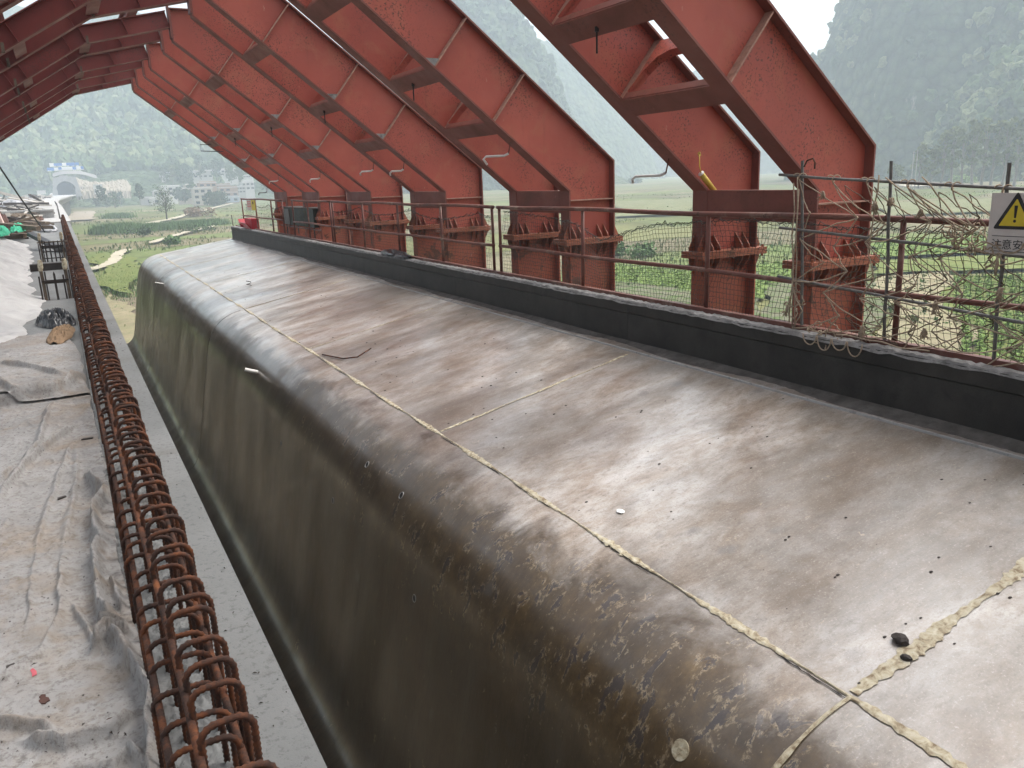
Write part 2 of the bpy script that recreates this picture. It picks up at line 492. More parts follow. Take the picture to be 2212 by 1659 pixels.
def mk_ground():
    t = NT('valley fields')
    rotd = math.radians(-24)
    w = t.n('ShaderNodeNewGeometry').outputs['Position']
    dn = t.n('ShaderNodeTexNoise'); t.link(w, dn.inputs['Vector']); dn.inputs['Scale'].default_value = .02; dn.inputs['Detail'].default_value = 3
    mv = t.n('ShaderNodeVectorMath', operation='MULTIPLY_ADD')
    t.link(dn.outputs['Color'], mv.inputs[0]); mv.inputs[1].default_value = (26, 26, 0); t.link(w, mv.inputs[2])
    mp = t.n('ShaderNodeMapping'); mp.inputs['Rotation'].default_value = (0, 0, rotd); mp.inputs['Scale'].default_value = (.016, .055, 0)
    t.link(mv.outputs[0], mp.inputs['Vector'])
    vc = t.n('ShaderNodeTexVoronoi'); t.link(mp.outputs[0], vc.inputs['Vector']); vc.inputs['Scale'].default_value = 1.0
    vr = t.sep(vc.outputs['Color'])
    par = t.ramp(vr[0], [(0, (.12, .165, .055)), (.17, (.17, .175, .075)), (.33, (.20, .165, .11)), (.48, (.12, .14, .06)), (.58, (.15, .185, .06)), (.70, (.25, .21, .145)), (.84, (.18, .15, .105))], 'CONSTANT')
    ve = t.n('ShaderNodeTexVoronoi', feature='DISTANCE_TO_EDGE'); t.link(mp.outputs[0], ve.inputs['Vector']); ve.inputs['Scale'].default_value = 1.0
    edge = t.ramp(ve.outputs['Distance'], [(.02, 1), (.07, 0)])
    p = t.pos()
    c = t.mix(t.ramp(t.noise(p, .05, 5, .65), [(.35, .5), (.65, 0)]), par, (.16, .15, .075))
    c = t.mix(t.ramp(t.noise(p, .5, 6, .7), [(.35, .55), (.6, 0)]), c, (.07, .085, .03))
    c = t.mix(t.ramp(t.noise(p, 1.6, 5, .7), [(.52, 0), (.72, .5)]), c, (.27, .23, .15))
    c = t.mix(t.math('MULTIPLY', edge, .6), c, (.08, .085, .04))
    # ploughed rows
    wv = t.n('ShaderNodeTexWave', wave_type='BANDS', bands_direction='Y')
    t.link(t.pos((1, 1, 1), (0, 0, math.radians(-24))), wv.inputs['Vector']); wv.inputs['Scale'].default_value = .45; wv.inputs['Distortion'].default_value = 1.5; wv.inputs['Detail'].default_value = 2
    c = t.mix(t.math('MULTIPLY', t.ramp(wv.outputs['Fac'], [(.3, 1), (.6, 0)]), t.math('MULTIPLY', t.ramp(vr[1], [(.45, 0), (.5, 1)]), .35)), c, (.06, .06, .03))
    t.set('Base Color', c).set('Roughness', 1).set('Specular IOR Level', .05)
    t.bump(t.noise(p, 1.2, 5, .7), .5, .25)
    return t.mat
M['ground'] = mk_ground()

def mk_soil(name, c, green=0):
    t = NT(name)
    p = t.pos()
    c = Vector(c)
    cc = t.ramp(t.noise(p, .35, 6, .7), [(.3, tuple(c * .75)), (.7, tuple(c * 1.15))])
    cc = t.mix(t.ramp(t.noise(p, 2.3, 4, .7), [(.55, 0), (.7, .5)]), cc, tuple(c * .45))
    if green: cc = t.mix(t.ramp(t.noise(p, .8, 6, .75, .5), [(.45, 0), (.6, green)]), cc, (.07, .12, .03))
    t.set('Base Color', cc).set('Roughness', 1).set('Specular IOR Level', .05)
    t.bump(t.noise(p, 2, 5, .7), .5, .12)
    return t.mat
M['path'] = mk_soil('pale dirt road', (.40, .36, .28))
M['soil_tan'] = mk_soil('dry straw field', (.25, .215, .14), .3)
M['soil_grey'] = mk_soil('grey tilled field', (.135, .13, .088), .8)
M['soil_green'] = mk_soil('young green crop', (.15, .20, .06), .6)
M['soil_dry'] = mk_soil('hazy dry field', (.19, .185, .11), .5)
M['soil_yard'] = mk_soil('brown worked soil', (.17, .14, .10))
M['soil_grass'] = mk_soil('rough olive grass', (.15, .165, .06), .6)
M['scar'] = mk_soil('tan cut earth', (.30, .26, .205))

def mk_leaf(name, c, var=.35, scale=.6):
    t = NT(name)
    p = t.pos()
    c = Vector(c)
    n1 = t.noise(p, scale, 3, .6)
    cc = t.ramp(n1, [(.3, tuple(c * (1 - var))), (.7, tuple(c * (1 + var)))])
    t.set('Base Color', cc).set('Roughness', .8).set('Specular IOR Level', .15)
    return t.mat
M['leaf_dark'] = mk_leaf('dark green leaves', (.055, .085, .038))
M['leaf_mid'] = mk_leaf('mid green leaves', (.08, .12, .045))
M['leaf_pale'] = mk_leaf('pale olive leaves', (.15, .175, .08))
M['leaf_bright'] = mk_leaf('bright crop leaves', (.16, .235, .065), .3, 2)
M['leaf_reed'] = mk_leaf('reed leaves', (.10, .17, .06))
M['bark'] = simple('pale bark', (.20, .18, .15), .9, .3, 2)
M['bark_dark'] = simple('dark bark', (.06, .05, .04), .9, .3, 2)

def mk_hill():
    t = NT('forested karst slope')
    p = t.pos()
    v = t.voro(p, .16, 'Distance')
    c = t.ramp(t.noise(p, .035, 6, .7), [(.3, (.05, .078, .036)), (.5, (.08, .115, .05)), (.66, (.13, .155, .07)), (.8, (.17, .17, .10))])
    c = t.mix(t.ramp(v, [(.25, 0), (.8, .65)]), c, (.03, .045, .022))
    c = t.mix(t.ramp(t.noise(t.pos((1, 1, .35)), .05, 6, .7), [(.66, 0), (.72, .7)]), c, (.30, .28, .25))
    t.set('Base Color', c).set('Roughness', 1).set('Specular IOR Level', .05)
    h = t.math('ADD', t.math('MULTIPLY', v, -1.5), t.noise(p, .3, 5, .7))
    t.bump(h, 1.0, 3.5)
    return t.mat
M['hill'] = mk_hill()

# ------------------------------------------------------------------ the valley
def ray(dx, dy):
    a, b = (dx - 1106.0) / 1725.0, -(dy - 829.5) / 1725.0
    return r_ * a + u_ * b + f_
def gp(dx, dy, z=GZ):
    d = ray(dx, dy); return d * (z / d.z)
def yp(dx, dy, Y):
    d = ray(dx, dy); return d * (Y / d.y)
def xp(dx, dy, X):
    d = ray(dx, dy); return d * (X / d.x)
def V4(x, y): return ((x / 4.608 + 500) / 1.6492, (y / 4.608 + 540) / 1.6492)
def D2(x, y): return ((x / 4.608) / 1.6492, (y / 4.608 + 540) / 1.6492)
def D3(x, y): return ((x / 4.608) / 1.6492, (y / 4.608 + 780) / 1.6492)
def R5(x, y): return ((x / 4.608 + 820) / 1.6492, (y / 4.608 + 660) / 1.6492)

xs = np.concatenate([np.linspace(-1600, -60, 50), np.linspace(-50, 420, 140), np.linspace(430, 2200, 60)])
ys = np.concatenate([np.linspace(-500, -20, 20), np.linspace(-10, 700, 200), np.linspace(715, 2300, 50)])
GX, GY = np.meshgrid(xs, ys)
GH = GZ + .25 * fbm(GX * .05, GY * .05, 3) + .08 * fbm(GX * .4, GY * .4, 8)
# low terrace steps between the fields
tt = (GY * .92 + GX * .38) / 17 + fbm(GX * .012, GY * .012, 21) * 1.5
GH = GH + .35 * sstep(.9, 1.0, tt - np.floor(tt)) * sstep(60, 120, np.hypot(GX, GY)) - .2
tag(grid_mesh('ground', GX, GY, GH, M['ground']), 'flat valley floor of small green and brown field strips', 'ground', None, 'structure')

def sheet(name, pts, mat, z=.12, label=None, cat=None, sub=1):
    mb = MB()
    v = [(p.x, p.y, GZ + z) for p in pts]
    mb.add(v, [tuple(range(len(v)))])
    return tag(mb.build(name, mat), label, cat, None, 'structure')

def strip(name, line, width, mat, z, label):
    """a road ribbon along pixel points that lie on the valley floor"""
    pts = [gp(*p) for p in line]
    fine = []
    for a, b in zip(pts, pts[1:]):
        for k in range(6): fine.append(a.lerp(b, k / 6))
    fine.append(pts[-1])
    mb = MB(); L = []
    for i, p in enumerate(fine):
        t = fine[min(i + 1, len(fine) - 1)] - fine[max(i - 1, 0)]
        t.z = 0; t.normalize()
        n = Vector((-t.y, t.x, 0))
        w = width * (1 + .25 * math.sin(i * 1.7) * random.random())
        L += [(p.x + n.x * w, p.y + n.y * w, GZ + z), (p.x - n.x * w, p.y - n.y * w, GZ + z)]
    fs = [(2 * i, 2 * i + 1, 2 * i + 3, 2 * i + 2) for i in range(len(fine) - 1)]
    mb.add(L, fs)
    return tag(mb.build(name, mat), label, 'path', None, 'structure')

# field sheets whose edges can be told apart
def field(px, mat, z, label):
    P0 = [gp(*p) for p in px]; pts = []
    for i, a in enumerate(P0):
        b = P0[(i + 1) % len(P0)]; L_ = (b - a).length; k_ = max(3, int(L_ / 1.5)); nrm = Vector((-(b - a).y, (b - a).x, 0)).normalized()
        for q in range(k_):
            t_ = q / k_; w_ = L_ * .03 * math.sin(t_ * 7 + i) + random.uniform(-.35, .35)
            pts.append(a.lerp(b, t_) + nrm * w_ * (4 * t_ * (1 - t_)))
    return sheet('field', pts, mat, z, label, 'field')
field([(1895, 790), (2065, 830), (2110, 640), (2050, 590), (1900, 600)], M['soil_tan'], .14, 'dry straw coloured field beyond the fence')
field([(2075, 860), (2320, 900), (2330, 600), (2060, 605)], M['soil_grass'], .15, 'field of bright leafy crop at the right edge')
field([(1640, 700), (1890, 760), (1895, 615), (1640, 585)], M['soil_grey'], .16, 'grey tilled field between the two nearest columns')
field([(1310, 640), (1640, 700), (1640, 650), (1330, 600)], M['soil_grey'], .17, 'grey stubble strip low between the column pairs')
field([(1320, 610), (1650, 650), (1660, 612), (1330, 575)], M['soil_green'], .18, 'bright green crop strip between the column pairs')
field([(1640, 620), (1740, 610), (1740, 565), (1640, 575)], M['soil_green'], .19, 'green crop patch between the two nearest columns')
field([(1890, 560), (2300, 540), (2300, 500), (1890, 525)], M['soil_green'], .20, 'green strip across the field right of the columns')
field([(1890, 596), (2300, 580), (2300, 550), (1890, 566)], M['soil_grass'], .21, 'grey strip of tilled soil right of the columns')
field([(1330, 470), (1500, 462), (1500, 430), (1330, 436)], M['soil_dry'], .22, 'tan harvested field far between the columns')
field([(1895, 470), (2300, 450), (2300, 425), (1895, 440)], M['soil_dry'], .23, 'tan harvested field far right beyond the net')
field([(200, 620), (290, 640), (300, 560), (215, 548)], M['soil_grass'], .24, 'olive grass strip under the bridge edge')
field([(200, 700), (300, 760), (300, 690), (240, 640)], M['soil_tan'], .25, 'dry weedy ground between deck and formwork')

g0 = [Vector(q) for q in ((-25, -15, GZ), (34, -15, GZ), (30, 20, GZ), (21, 55, GZ), (8, 84, GZ), (-25, 84, GZ))]
sheet('yard', g0, M['soil_yard'], .10, 'brown worked ground below the bridge', 'ground')  # added sheet, its brown cuts the green bounce on the web
strip('dirt_path', [D3(1480, 870), D3(1640, 815), D3(1800, 760), D3(1885, 700), D3(1935, 610), D3(1990, 560), D3(2120, 520)], .85, M['path'], .30,
      'pale dirt path bending beside the bridge deck')
strip('dirt_path', [V4(170, 1520), V4(400, 1448), V4(780, 1330), V4(930, 1300), V4(1230, 1230)], .9, M['path'], .31, 'pale dirt path above the far end of the formwork')
strip('dirt_path', [V4(150, 1182), V4(430, 1135), V4(600, 1095), V4(860, 1018), V4(1330, 900), V4(1530, 850)], 1.5, M['path'], .32, 'pale dirt path leading to the village')
strip('dirt_path', [V4(250, 1172), V4(400, 1185), V4(590, 1192)], 1.2, M['path'], .33, 'short pale branch path below the bare tree')
strip('dirt_road', [(1905, 384), (1935, 390), (1960, 398), (1985, 404)], 5.0, M['path'], .34, 'bright dirt road at the foot of the right hill')
strip('dirt_road', [D2(1250, 1140), D2(1330, 1060), D2(1400, 990)], 5.0, M['scar'], .35, 'tan dirt track beside the far bridge pier')
strip('dirt_road', [(1050, 402), (1100, 399), (1160, 396)], 2.5, M['path'], .36, 'thin pale road behind the columns')

# ------------------------------------------------------------------ hills
def hill(name, az, dist, R, H, p, label, seed, n=150, ry=1.0, base=-14):
    cx, cy = dist * math.sin(math.radians(az)), dist * math.cos(math.radians(az))
    k = np.linspace(-1.15, 1.15, n)
    U, Vv = np.meshgrid(k, k)
    X, Y = cx + U * R, cy + Vv * R * ry
    r = np.hypot(U, Vv) * (1 + .10 * fbm(X * .012, Y * .012, seed) + .05 * fbm(X * .05, Y * .05, seed + 5))
    h = H * (1 - r ** p) * (1 + .12 * fbm(X * .01, Y * .01, seed + 9))
    h = np.where(r > 1, -40 * (r - 1), h)
    h = h + 3.5 * fbm(X * .12, Y * .12, seed + 3, 3) + 2.0 * (vnoise(X * .35, Y * .35, seed + 4) - .5) * 2
    o = grid_mesh(name, X, Y, h + base, M['hill'])
    return tag(o, label, 'hill', None, 'structure')
hill('hill', 63, 640, 163, 245, 4, 'steep wooded karst hill filling the upper right', 1, 190)
hill('hill', 64, 480, 78, 78, 2, 'lower wooded spur at the right edge', 2, 130)
hill('hill', 25, 720, 116, 160, 3, 'steep karst hill seen between the second and third column pairs', 3)
hill('hill', 29, 1050, 186, 190, 2, 'paler karst hill behind the steep middle one', 4)
hill('hill', 33, 1500, 170, 190, 2, 'faintest far karst hill in the middle', 5, 110)
hill('hill', 45, 1300, 175, 175, 2.4, 'pale far hill left of the big right hill', 6, 110)
hill('hill', 17.5, 960, 130, 140, 2.2, 'wooded hill behind the far column pairs', 7, 120)
hill('hill', 42, 2000, 500, 100, 2.0, 'low hazy hill closing the valley', 17, 100)

def left_h(X, Y):
    d = Y + .25 * X + 40 * fbm(X * .006, Y * .006, 31)
    f = sstep(640, 1120, d)
    s = 190 * f * (1 - .55 * sstep(90, 330, X)) * (1 - .2 * sstep(-100, -400, X))
    s = s * (1 + .18 * fbm(X * .008, Y * .008, 33)) + 14 * sstep(620, 720, d)
    return s - 12.5
kx = np.linspace(-420, 420, 260); ky = np.linspace(480, 1180, 230)
LX, LY = np.meshgrid(kx, ky)
LH = left_h(LX, LY) + (3 * fbm(LX * .11, LY * .11, 41, 3) + 1.5 * (vnoise(LX * .33, LY * .33, 43) - .5)) * sstep(600, 700, LY)
tag(grid_mesh('hill', LX, LY, LH, M['hill']), 'broad forested hillside behind the tunnel and village', 'hill', None, 'structure')

# the woods on the slopes: one mass of crowns
def ico():
    t = (1 + 5 ** .5) / 2
    v = np.array([(-1, t, 0), (1, t, 0), (-1, -t, 0), (1, -t, 0), (0, -1, t), (0, 1, t), (0, -1, -t), (0, 1, -t), (t, 0, -1), (t, 0, 1), (-t, 0, -1), (-t, 0, 1)], float)
    v /= np.linalg.norm(v[0])
    f = [(0, 11, 5), (0, 5, 1), (0, 1, 7), (0, 7, 10), (0, 10, 11), (1, 5, 9), (5, 11, 4), (11, 10, 2), (10, 7, 6), (7, 1, 8), (3, 9, 4), (3, 4, 2), (3, 2, 6), (3, 6, 8), (3, 8, 9), (4, 9, 5), (2, 4, 11), (6, 2, 10), (8, 6, 7), (9, 8, 1)]
    v = [tuple(x) for x in v]; ff = []; cache = {}
    def mid(a, b):
        k = (min(a, b), max(a, b))
        if k not in cache:
            m = np.array(v[a]) + np.array(v[b]); m /= np.linalg.norm(m); v.append(tuple(m)); cache[k] = len(v) - 1
        return cache[k]
    for a, b, c in f:
        x, y, z = mid(a, b), mid(b, c), mid(c, a)
        ff += [(a, x, z), (b, y, x), (c, z, y), (x, y, z)]
    return np.array(v), np.array(ff)
ICO_V, ICO_F = ico()
def crowns(name, P, S, mat, label, seed):
    g = np.random.default_rng(seed)
    n = len(P); nv = len(ICO_V)
    jit = 1 + .45 * (g.random((n, nv, 1)) - .5) * 2
    v = ICO_V[None] * jit * S[:, None, :] + P[:, None, :]
    f = ICO_F[None] + (np.arange(n) * nv)[:, None, None]
    o = tri_mesh(name, v.reshape(-1, 3), f.reshape(-1, 3), mat)
    return tag(o, label, 'forest', None, 'stuff')
g = np.random.default_rng(5)
n = 6500
X = g.uniform(-60, 330, n); Y = g.uniform(648, 1040, n)
keep = ~((X > -30) & (X < 75) & (Y < 690)) & ~((X > 60) & (X < 210) & (Y < 690) & (g.random(n) < .75))
X, Y = X[keep], Y[keep]; n = len(X)
s = g.uniform(2.2, 5.0, n)
P = np.stack([X, Y, left_h(X, Y) + s * .7], -1)
S = np.stack([s, s, s * g.uniform(.9, 1.6, n)], -1)
q = g.random(n)
for i, (mn, lab) in enumerate((('leaf_dark', 'dark tree crowns covering the left hillside'), ('leaf_mid', 'mid green tree crowns covering the left hillside'), ('leaf_pale', 'pale green tree crowns covering the left hillside'))):
    k = (q * 3).astype(int) == i
    crowns('forest', P[k], S[k], M[mn], lab, 60 + i)
def hill_pts(obj, n, seed, fac):
    me = obj.data
    co = np.empty(len(me.vertices) * 3, np.float32); me.vertices.foreach_get('co', co); co = co.reshape(-1, 3)
    co = co[(co[:, 2] > -9)]
    d = np.hypot(co[:, 0], co[:, 1])
    gg = np.random.default_rng(seed)
    return co[gg.choice(len(co), min(n, len(co)), replace=False)] + gg.normal(0, 1.5, (min(n, len(co)), 3))
hs = [o for o in bpy.data.objects if o.name.startswith('hill')]
PP = np.concatenate([hill_pts(hs[0], 3600, 1, 1), hill_pts(hs[1], 1500, 2, 1)])
s = g.uniform(1.6, 4.2, len(PP)); S = np.stack([s, s, s * 1.1], -1); q = g.random(len(PP))
for i, mn in enumerate(('leaf_dark', 'leaf_mid', 'leaf_pale')):
    k = (q * 3).astype(int) == i
    crowns('forest', PP[k], S[k], M[mn], ('dark', 'mid green', 'pale')[i] + ' tree crowns covering the big right hill', 70 + i)
PP = np.concatenate([hill_pts(hs[2], 1500, 3, 1), hill_pts(hs[6], 700, 4, 1)])
s = g.uniform(2.5, 5, len(PP)); S = np.stack([s, s, s * 1.1], -1)
crowns('forest', PP, S, M['leaf_dark'], 'tree crowns on the steep hills behind the columns', 80)

# ------------------------------------------------------------------ the bridge we stand on
bridge = empty('bridge_girder', (0, 0, ZD), 'concrete box girder deck with stirrups along its edge', 'bridge')
mb = MB()
mb.prism_y([(.373, ZD), (.373, ZD - .22), (-1.9, ZD - .5), (-2.4, ZD - 2.6), (-8.2, ZD - 2.6), (-8.7, ZD - .5), (-11, ZD - .22), (-11, ZD)], -14, 46.0)
mb.build('deck_slab', M['conc'], bridge)
# the finished span beyond, curving into the tunnel
def far_path(Y): # X of the right edge
    return np.interp(Y, [47, 100, 150, 210, 280, 360, 450, 520, 585], [.46, .4, .1, .5, 2.2, 4.6, 7.5, 9.6, 11.2])
far = empty('far_bridge_girder', (0, 47, ZD), 'pale finished bridge span curving away towards the tunnel', 'bridge')
yy = np.linspace(47, 585, 60)
mb = MB(); prof = [(0, .02), (0, -.32), (-2.2, -.62), (-2.8, -2.8), (-8.5, -2.8), (-9.2, -.62), (-11.5, -.32), (-11.5, .02)]
vs = [(far_path(y) + a, y, ZD + b) for y in yy for a, b in prof]; k = len(prof)
fs = [(i * k + j, i * k + (j + 1) % k, (i + 1) * k + (j + 1) % k, (i + 1) * k + j) for i in range(len(yy) - 1) for j in range(k)] + [tuple(range(k)), tuple((len(yy) - 1) * k + j for j in range(k))]
mb.add(vs, fs); mb.build('deck_slab', M['conc_pale'], far)
for y in (200, 235, 270, 305, 345, 385, 425, 465):
    mb = MB(); x = float(far_path(y)); mb.box(x - 8, x - 2.6, y - 1, y + 1, GZ - 1, ZD - 2.81); mb.build('pier', M['conc_pale'], far)
for y in np.arange(52, 140, 2.2):
    x = float(far_path(y)); MB().box(x - .5, x - .42, y - .04, y + .04, ZD, ZD + .3).build('parapet_stub', M['rebar_grey'], far)

# ------------------------------------------------------------------ tunnel
tn = empty('tunnel_portal', (6, 590, ZD), 'pale concrete tunnel portal with dark arched mouth and stepped top', 'tunnel')
def at590(x, y): 
    p = yp(*D2(x, y), 590.0); return p.x, p.z
out = [at590(855, 680), at590(865, 425), at590(965, 420), at590(968, 395), at590(1110, 393), at590(1112, 410), at590(1240, 415), at590(1335, 680)]
zb = min(p[1] for p in out) - 2
out[0] = (out[0][0], zb); out[-1] = (out[-1][0] + .4, zb)
xl, zc = at590(930, 620); xr = at590(1240, 620)[0]; zt = at590(1080, 488)[1]
cxh, rx = (xl + xr) / 2, (xr - xl) / 2
hole = [(cxh + rx * math.cos(a) * (1.0 if math.sin(a) >= 0 else .97), zc + (zt - zc) * math.sin(a)) for a in np.linspace(-.25, math.pi + .25, 26)]
hole = [(hole[0][0], zb)] + hole + [(hole[-1][0], zb)]
poly = [out[-1]] + hole + out[:-1]
mb = MB(); mb.prism_y(poly, 588, 591.5); mb.build('portal_wall', M['conc_pale'], tn)
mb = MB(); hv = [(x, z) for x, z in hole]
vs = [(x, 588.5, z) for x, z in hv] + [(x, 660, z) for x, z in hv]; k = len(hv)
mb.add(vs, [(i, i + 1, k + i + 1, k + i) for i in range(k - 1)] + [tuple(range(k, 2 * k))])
mb.build('tunnel_lining', M['sign_black'], tn)  # near-black colour stands for the darkness inside the tunnel
p0, p1 = at590(930, 660), at590(1250, 300)
tx = np.linspace(1245, 2150, 46); g = np.random.default_rng(4); mbv = []; nr = 12
for i, x in enumerate(tx):
    top_ = np.interp(x, [1245, 1300, 1500, 1650, 1850, 1980, 2080, 2150], [425, 450, 500, 500, 480, 455, 470, 560]) + g.normal() * 6
    bot_ = np.interp(x, [1245, 1330, 1500, 1700, 2150], [700, 680, 660, 650, 660])
    for j in range(nr):
        u = j / (nr - 1); yy_ = 589 + 24 * (1 - u) + g.normal() * .6; p_ = yp(*D2(x, top_ + (bot_ - top_) * u), yy_)
        mbv.append((p_.x, p_.y, p_.z - (4 if j == nr - 1 else 0) + g.normal() * .12))
mb = MB(); mb.add(mbv, [(i * nr + j, i * nr + j + 1, (i + 1) * nr + j + 1, (i + 1) * nr + j) for i in range(len(tx) - 1) for j in range(nr - 1)])
tag(mb.build('cut_slope', M['scar']), 'bare tan cut slope right of the tunnel mouth', 'slope', None, 'structure')
mb = MB(); 
arc = [at590(870, 415), at590(1000, 372), at590(1150, 362), at590(1350, 372), at590(1600, 440)]
mb.add([(x, 596, z) for x, z in arc] + [(x, 600, z + 2.2) for x, z in arc], [(i, i + 1, 6 + i, 5 + i) for i in range(4)])
tag(mb.build('retaining_slope', M['mortar']), 'dark terraced slope band above the tunnel portal', 'slope', None, 'structure')
sg = empty('hillside_billboard', (6, 605, 5), 'blue and white lettering panels on the hillside above the tunnel', 'billboard')
M['panel_blue'] = simple('blue panel', (.06, .19, .52), .5, .1, 2); M['panel_white'] = simple('white panel', (.8, .8, .8), .5, .05, 2)
for (x0, x1, y0, y1, c) in [(815, 878, 188, 250, 'w'), (888, 950, 192, 240, 'b'), (953, 1012, 190, 240, 'b'), (1024, 1085, 180, 240, 'w'), (1092, 1158, 182, 236, 'b'), (1166, 1222, 178, 236, 'b'), (1236, 1292, 176, 228, 'b'),
                            (775, 885, 262, 318, 'b'), (892, 955, 258, 318, 'w'), (962, 1010, 256, 305, 'b'), (1016, 1068, 250, 310, 'w'), (1074, 1128, 248, 308, 'w'), (1134, 1186, 246, 304, 'w'), (1192, 1246, 244, 300, 'b'), (1252, 1322, 236, 300, 'w'), (1328, 1368, 240, 292, 'b')]:
    a, b = yp(*D2(x0, y1), 604.0), yp(*D2(x1, y0), 604.0)
    mb = MB(); mb.box(a.x, b.x, 604, 604.3, a.z, b.z); mb.build('panel', M['panel_white' if c == 'w' else 'panel_blue'], sg)
    if c == 'b':
        mb = MB()
        for q in range(4):
            u = random.uniform(a.x, b.x - .7); mb.box(u, u + random.uniform(.4, 1.2), 603.9, 604, a.z - .3, a.z + random.uniform(-.1, .35))
        mb.build('panel_print', M['panel_white'], sg)
# ------------------------------------------------------------------ houses
wall_mats = {k: simple('wall ' + k, c, .9, .12, .6) for k, c in dict(white=(.60, .58, .55), grey=(.38, .37, .36), cream=(.48, .43, .37), brick=(.33, .24, .19), pale=(.52, .50, .49), blue=(.33, .38, .45)).items()}
M['pane'] = simple('dark window', (.03, .035, .04), .2, .2, 1, .5)
def house(x0, x1, yt, yb, Y, floors, bays, wm, label, depth=9, drop=0, porch=False, name='house'):
    a, b = yp(*V4(x0, yb), Y), yp(*V4(x1, yt), Y)
    X0, X1, Z0, Z1 = a.x, b.x, a.z - drop, b.z
    h = empty(name, ((X0 + X1) / 2, Y, Z0), label, 'house', 'village houses')
    w = wall_mats[wm]
    MB().box(X0, X1, Y, Y + depth, Z0, Z1).build('wall', w, h)
    rf = MB().box(X0 - .5, X1 + .5, Y - .6, Y + depth + .4, Z1, Z1 + .35).build('roof', wall_mats['pale'], h)
    MB().box(X0 + .2, X1 - .2, Y + .1, Y + .3, Z1 + .35, Z1 + .95).build('parapet', w, rf)
    fh = (Z1 - a.z) / floors
    for f in range(floors):
        if f: MB().box(X0 - .3, X1 + .3, Y - .5, Y + .02, a.z + f * fh - .15, a.z + f * fh + .15).build('floor_band', wall_mats['pale'], h)
        for k in range(bays):
            if random.random() < .12: continue
            cx = X0 + (k + .5) * (X1 - X0) / bays + random.uniform(-.2, .2)
            ww = min(1.0, (X1 - X0) / bays * .34)
            wd = MB().box(cx - ww, cx + ww, Y - .06, Y + .1, a.z + (f + .3) * fh, a.z + (f + .76) * fh).build('window', M['pane'], h)
            MB().box(cx - ww - .12, cx + ww + .12, Y - .16, Y - .062, a.z + (f + .26) * fh, a.z + (f + .3) * fh).build('sill', wall_mats['pale'], wd)
    return h
house(350, 650, 570, 735, 585, 2, 3, 'white', 'white two storey house with blue side at the left of the village', drop=9)
house(225, 350, 650, 735, 575, 1, 2, 'pale', 'low white porch building at the left end of the village', drop=9)
house(650, 900, 610, 830, 560, 2, 4, 'cream', 'cream flat roofed house left of the tall one', drop=8)
house(740, 960, 545, 612, 600, 1, 3, 'cream', 'upper flat roofed house behind the cream one', drop=18)
house(900, 1180, 600, 890, 492, 3, 3, 'cream', 'tall unfinished three storey house in the village centre')
house(975, 1245, 508, 600, 500, 1, 3, 'brick', 'open brick top storey standing above the tall house', drop=12)
house(1180, 1480, 545, 800, 540, 3, 4, 'brick', 'wide brick house behind the bushes')
house(1310, 1595, 585, 830, 520, 3, 3, 'brick', 'tan brick house at the right of the village', drop=2)
house(1400, 1615, 745, 840, 512, 1, 2, 'blue', 'low blue roofed shed before the brick house', 6)
house(1580, 1720, 575, 690, 590, 2, 3, 'grey', 'grey house with open balconies by the arm', drop=9)
house(1680, 1860, 500, 640, 600, 2, 3, 'pale', 'pale narrow house nearest the red arms', drop=9)
house(330, 490, 345, 372, 660, 1, 3, 'white', 'small white house high on the left slope', drop=6)
house(870, 1180, 320, 440, 650, 2, 4, 'white', 'white house half hidden by trees on the slope', drop=8)
house(1010, 1340, 310, 330, 668, 1, 5, 'white', 'long low white building upper middle of the slope', drop=8)
house(1330, 1590, 292, 425, 655, 2, 4, 'white', 'long white two storey building on the slope', drop=8)
house(1690, 1850, 395, 430, 630, 1, 4, 'white', 'bright white bungalow beside the arms', drop=8)
house(20, 200, 760, 885, 560, 1, 2, 'grey', 'old grey farmhouse with dark roof by the reeds', name='farmhouse')
house(180, 360, 770, 870, 545, 1, 1, 'pale', 'plain gabled barn wall left of the bare tree', name='barn')
# site hut at the portal
a, b = yp(*D2(1540, 600), 570.), yp(*D2(1670, 545), 570.)
h = empty('site_hut', (a.x, 570, a.z), 'small white site hut on the cut slope', 'hut')
MB().box(a.x, b.x, 570, 575, a.z - 4, b.z).build('wall', wall_mats['white'], h)
MB().box(a.x - .4, b.x + .4, 569.6, 575.4, b.z, b.z + .3).build('roof', wall_mats['pale'], h)
MB().box(a.x + (b.x - a.x) * .38, a.x + (b.x - a.x) * .64, 569.9, 570.1, a.z + .4, b.z - .5).build('window', M['pane'], h)

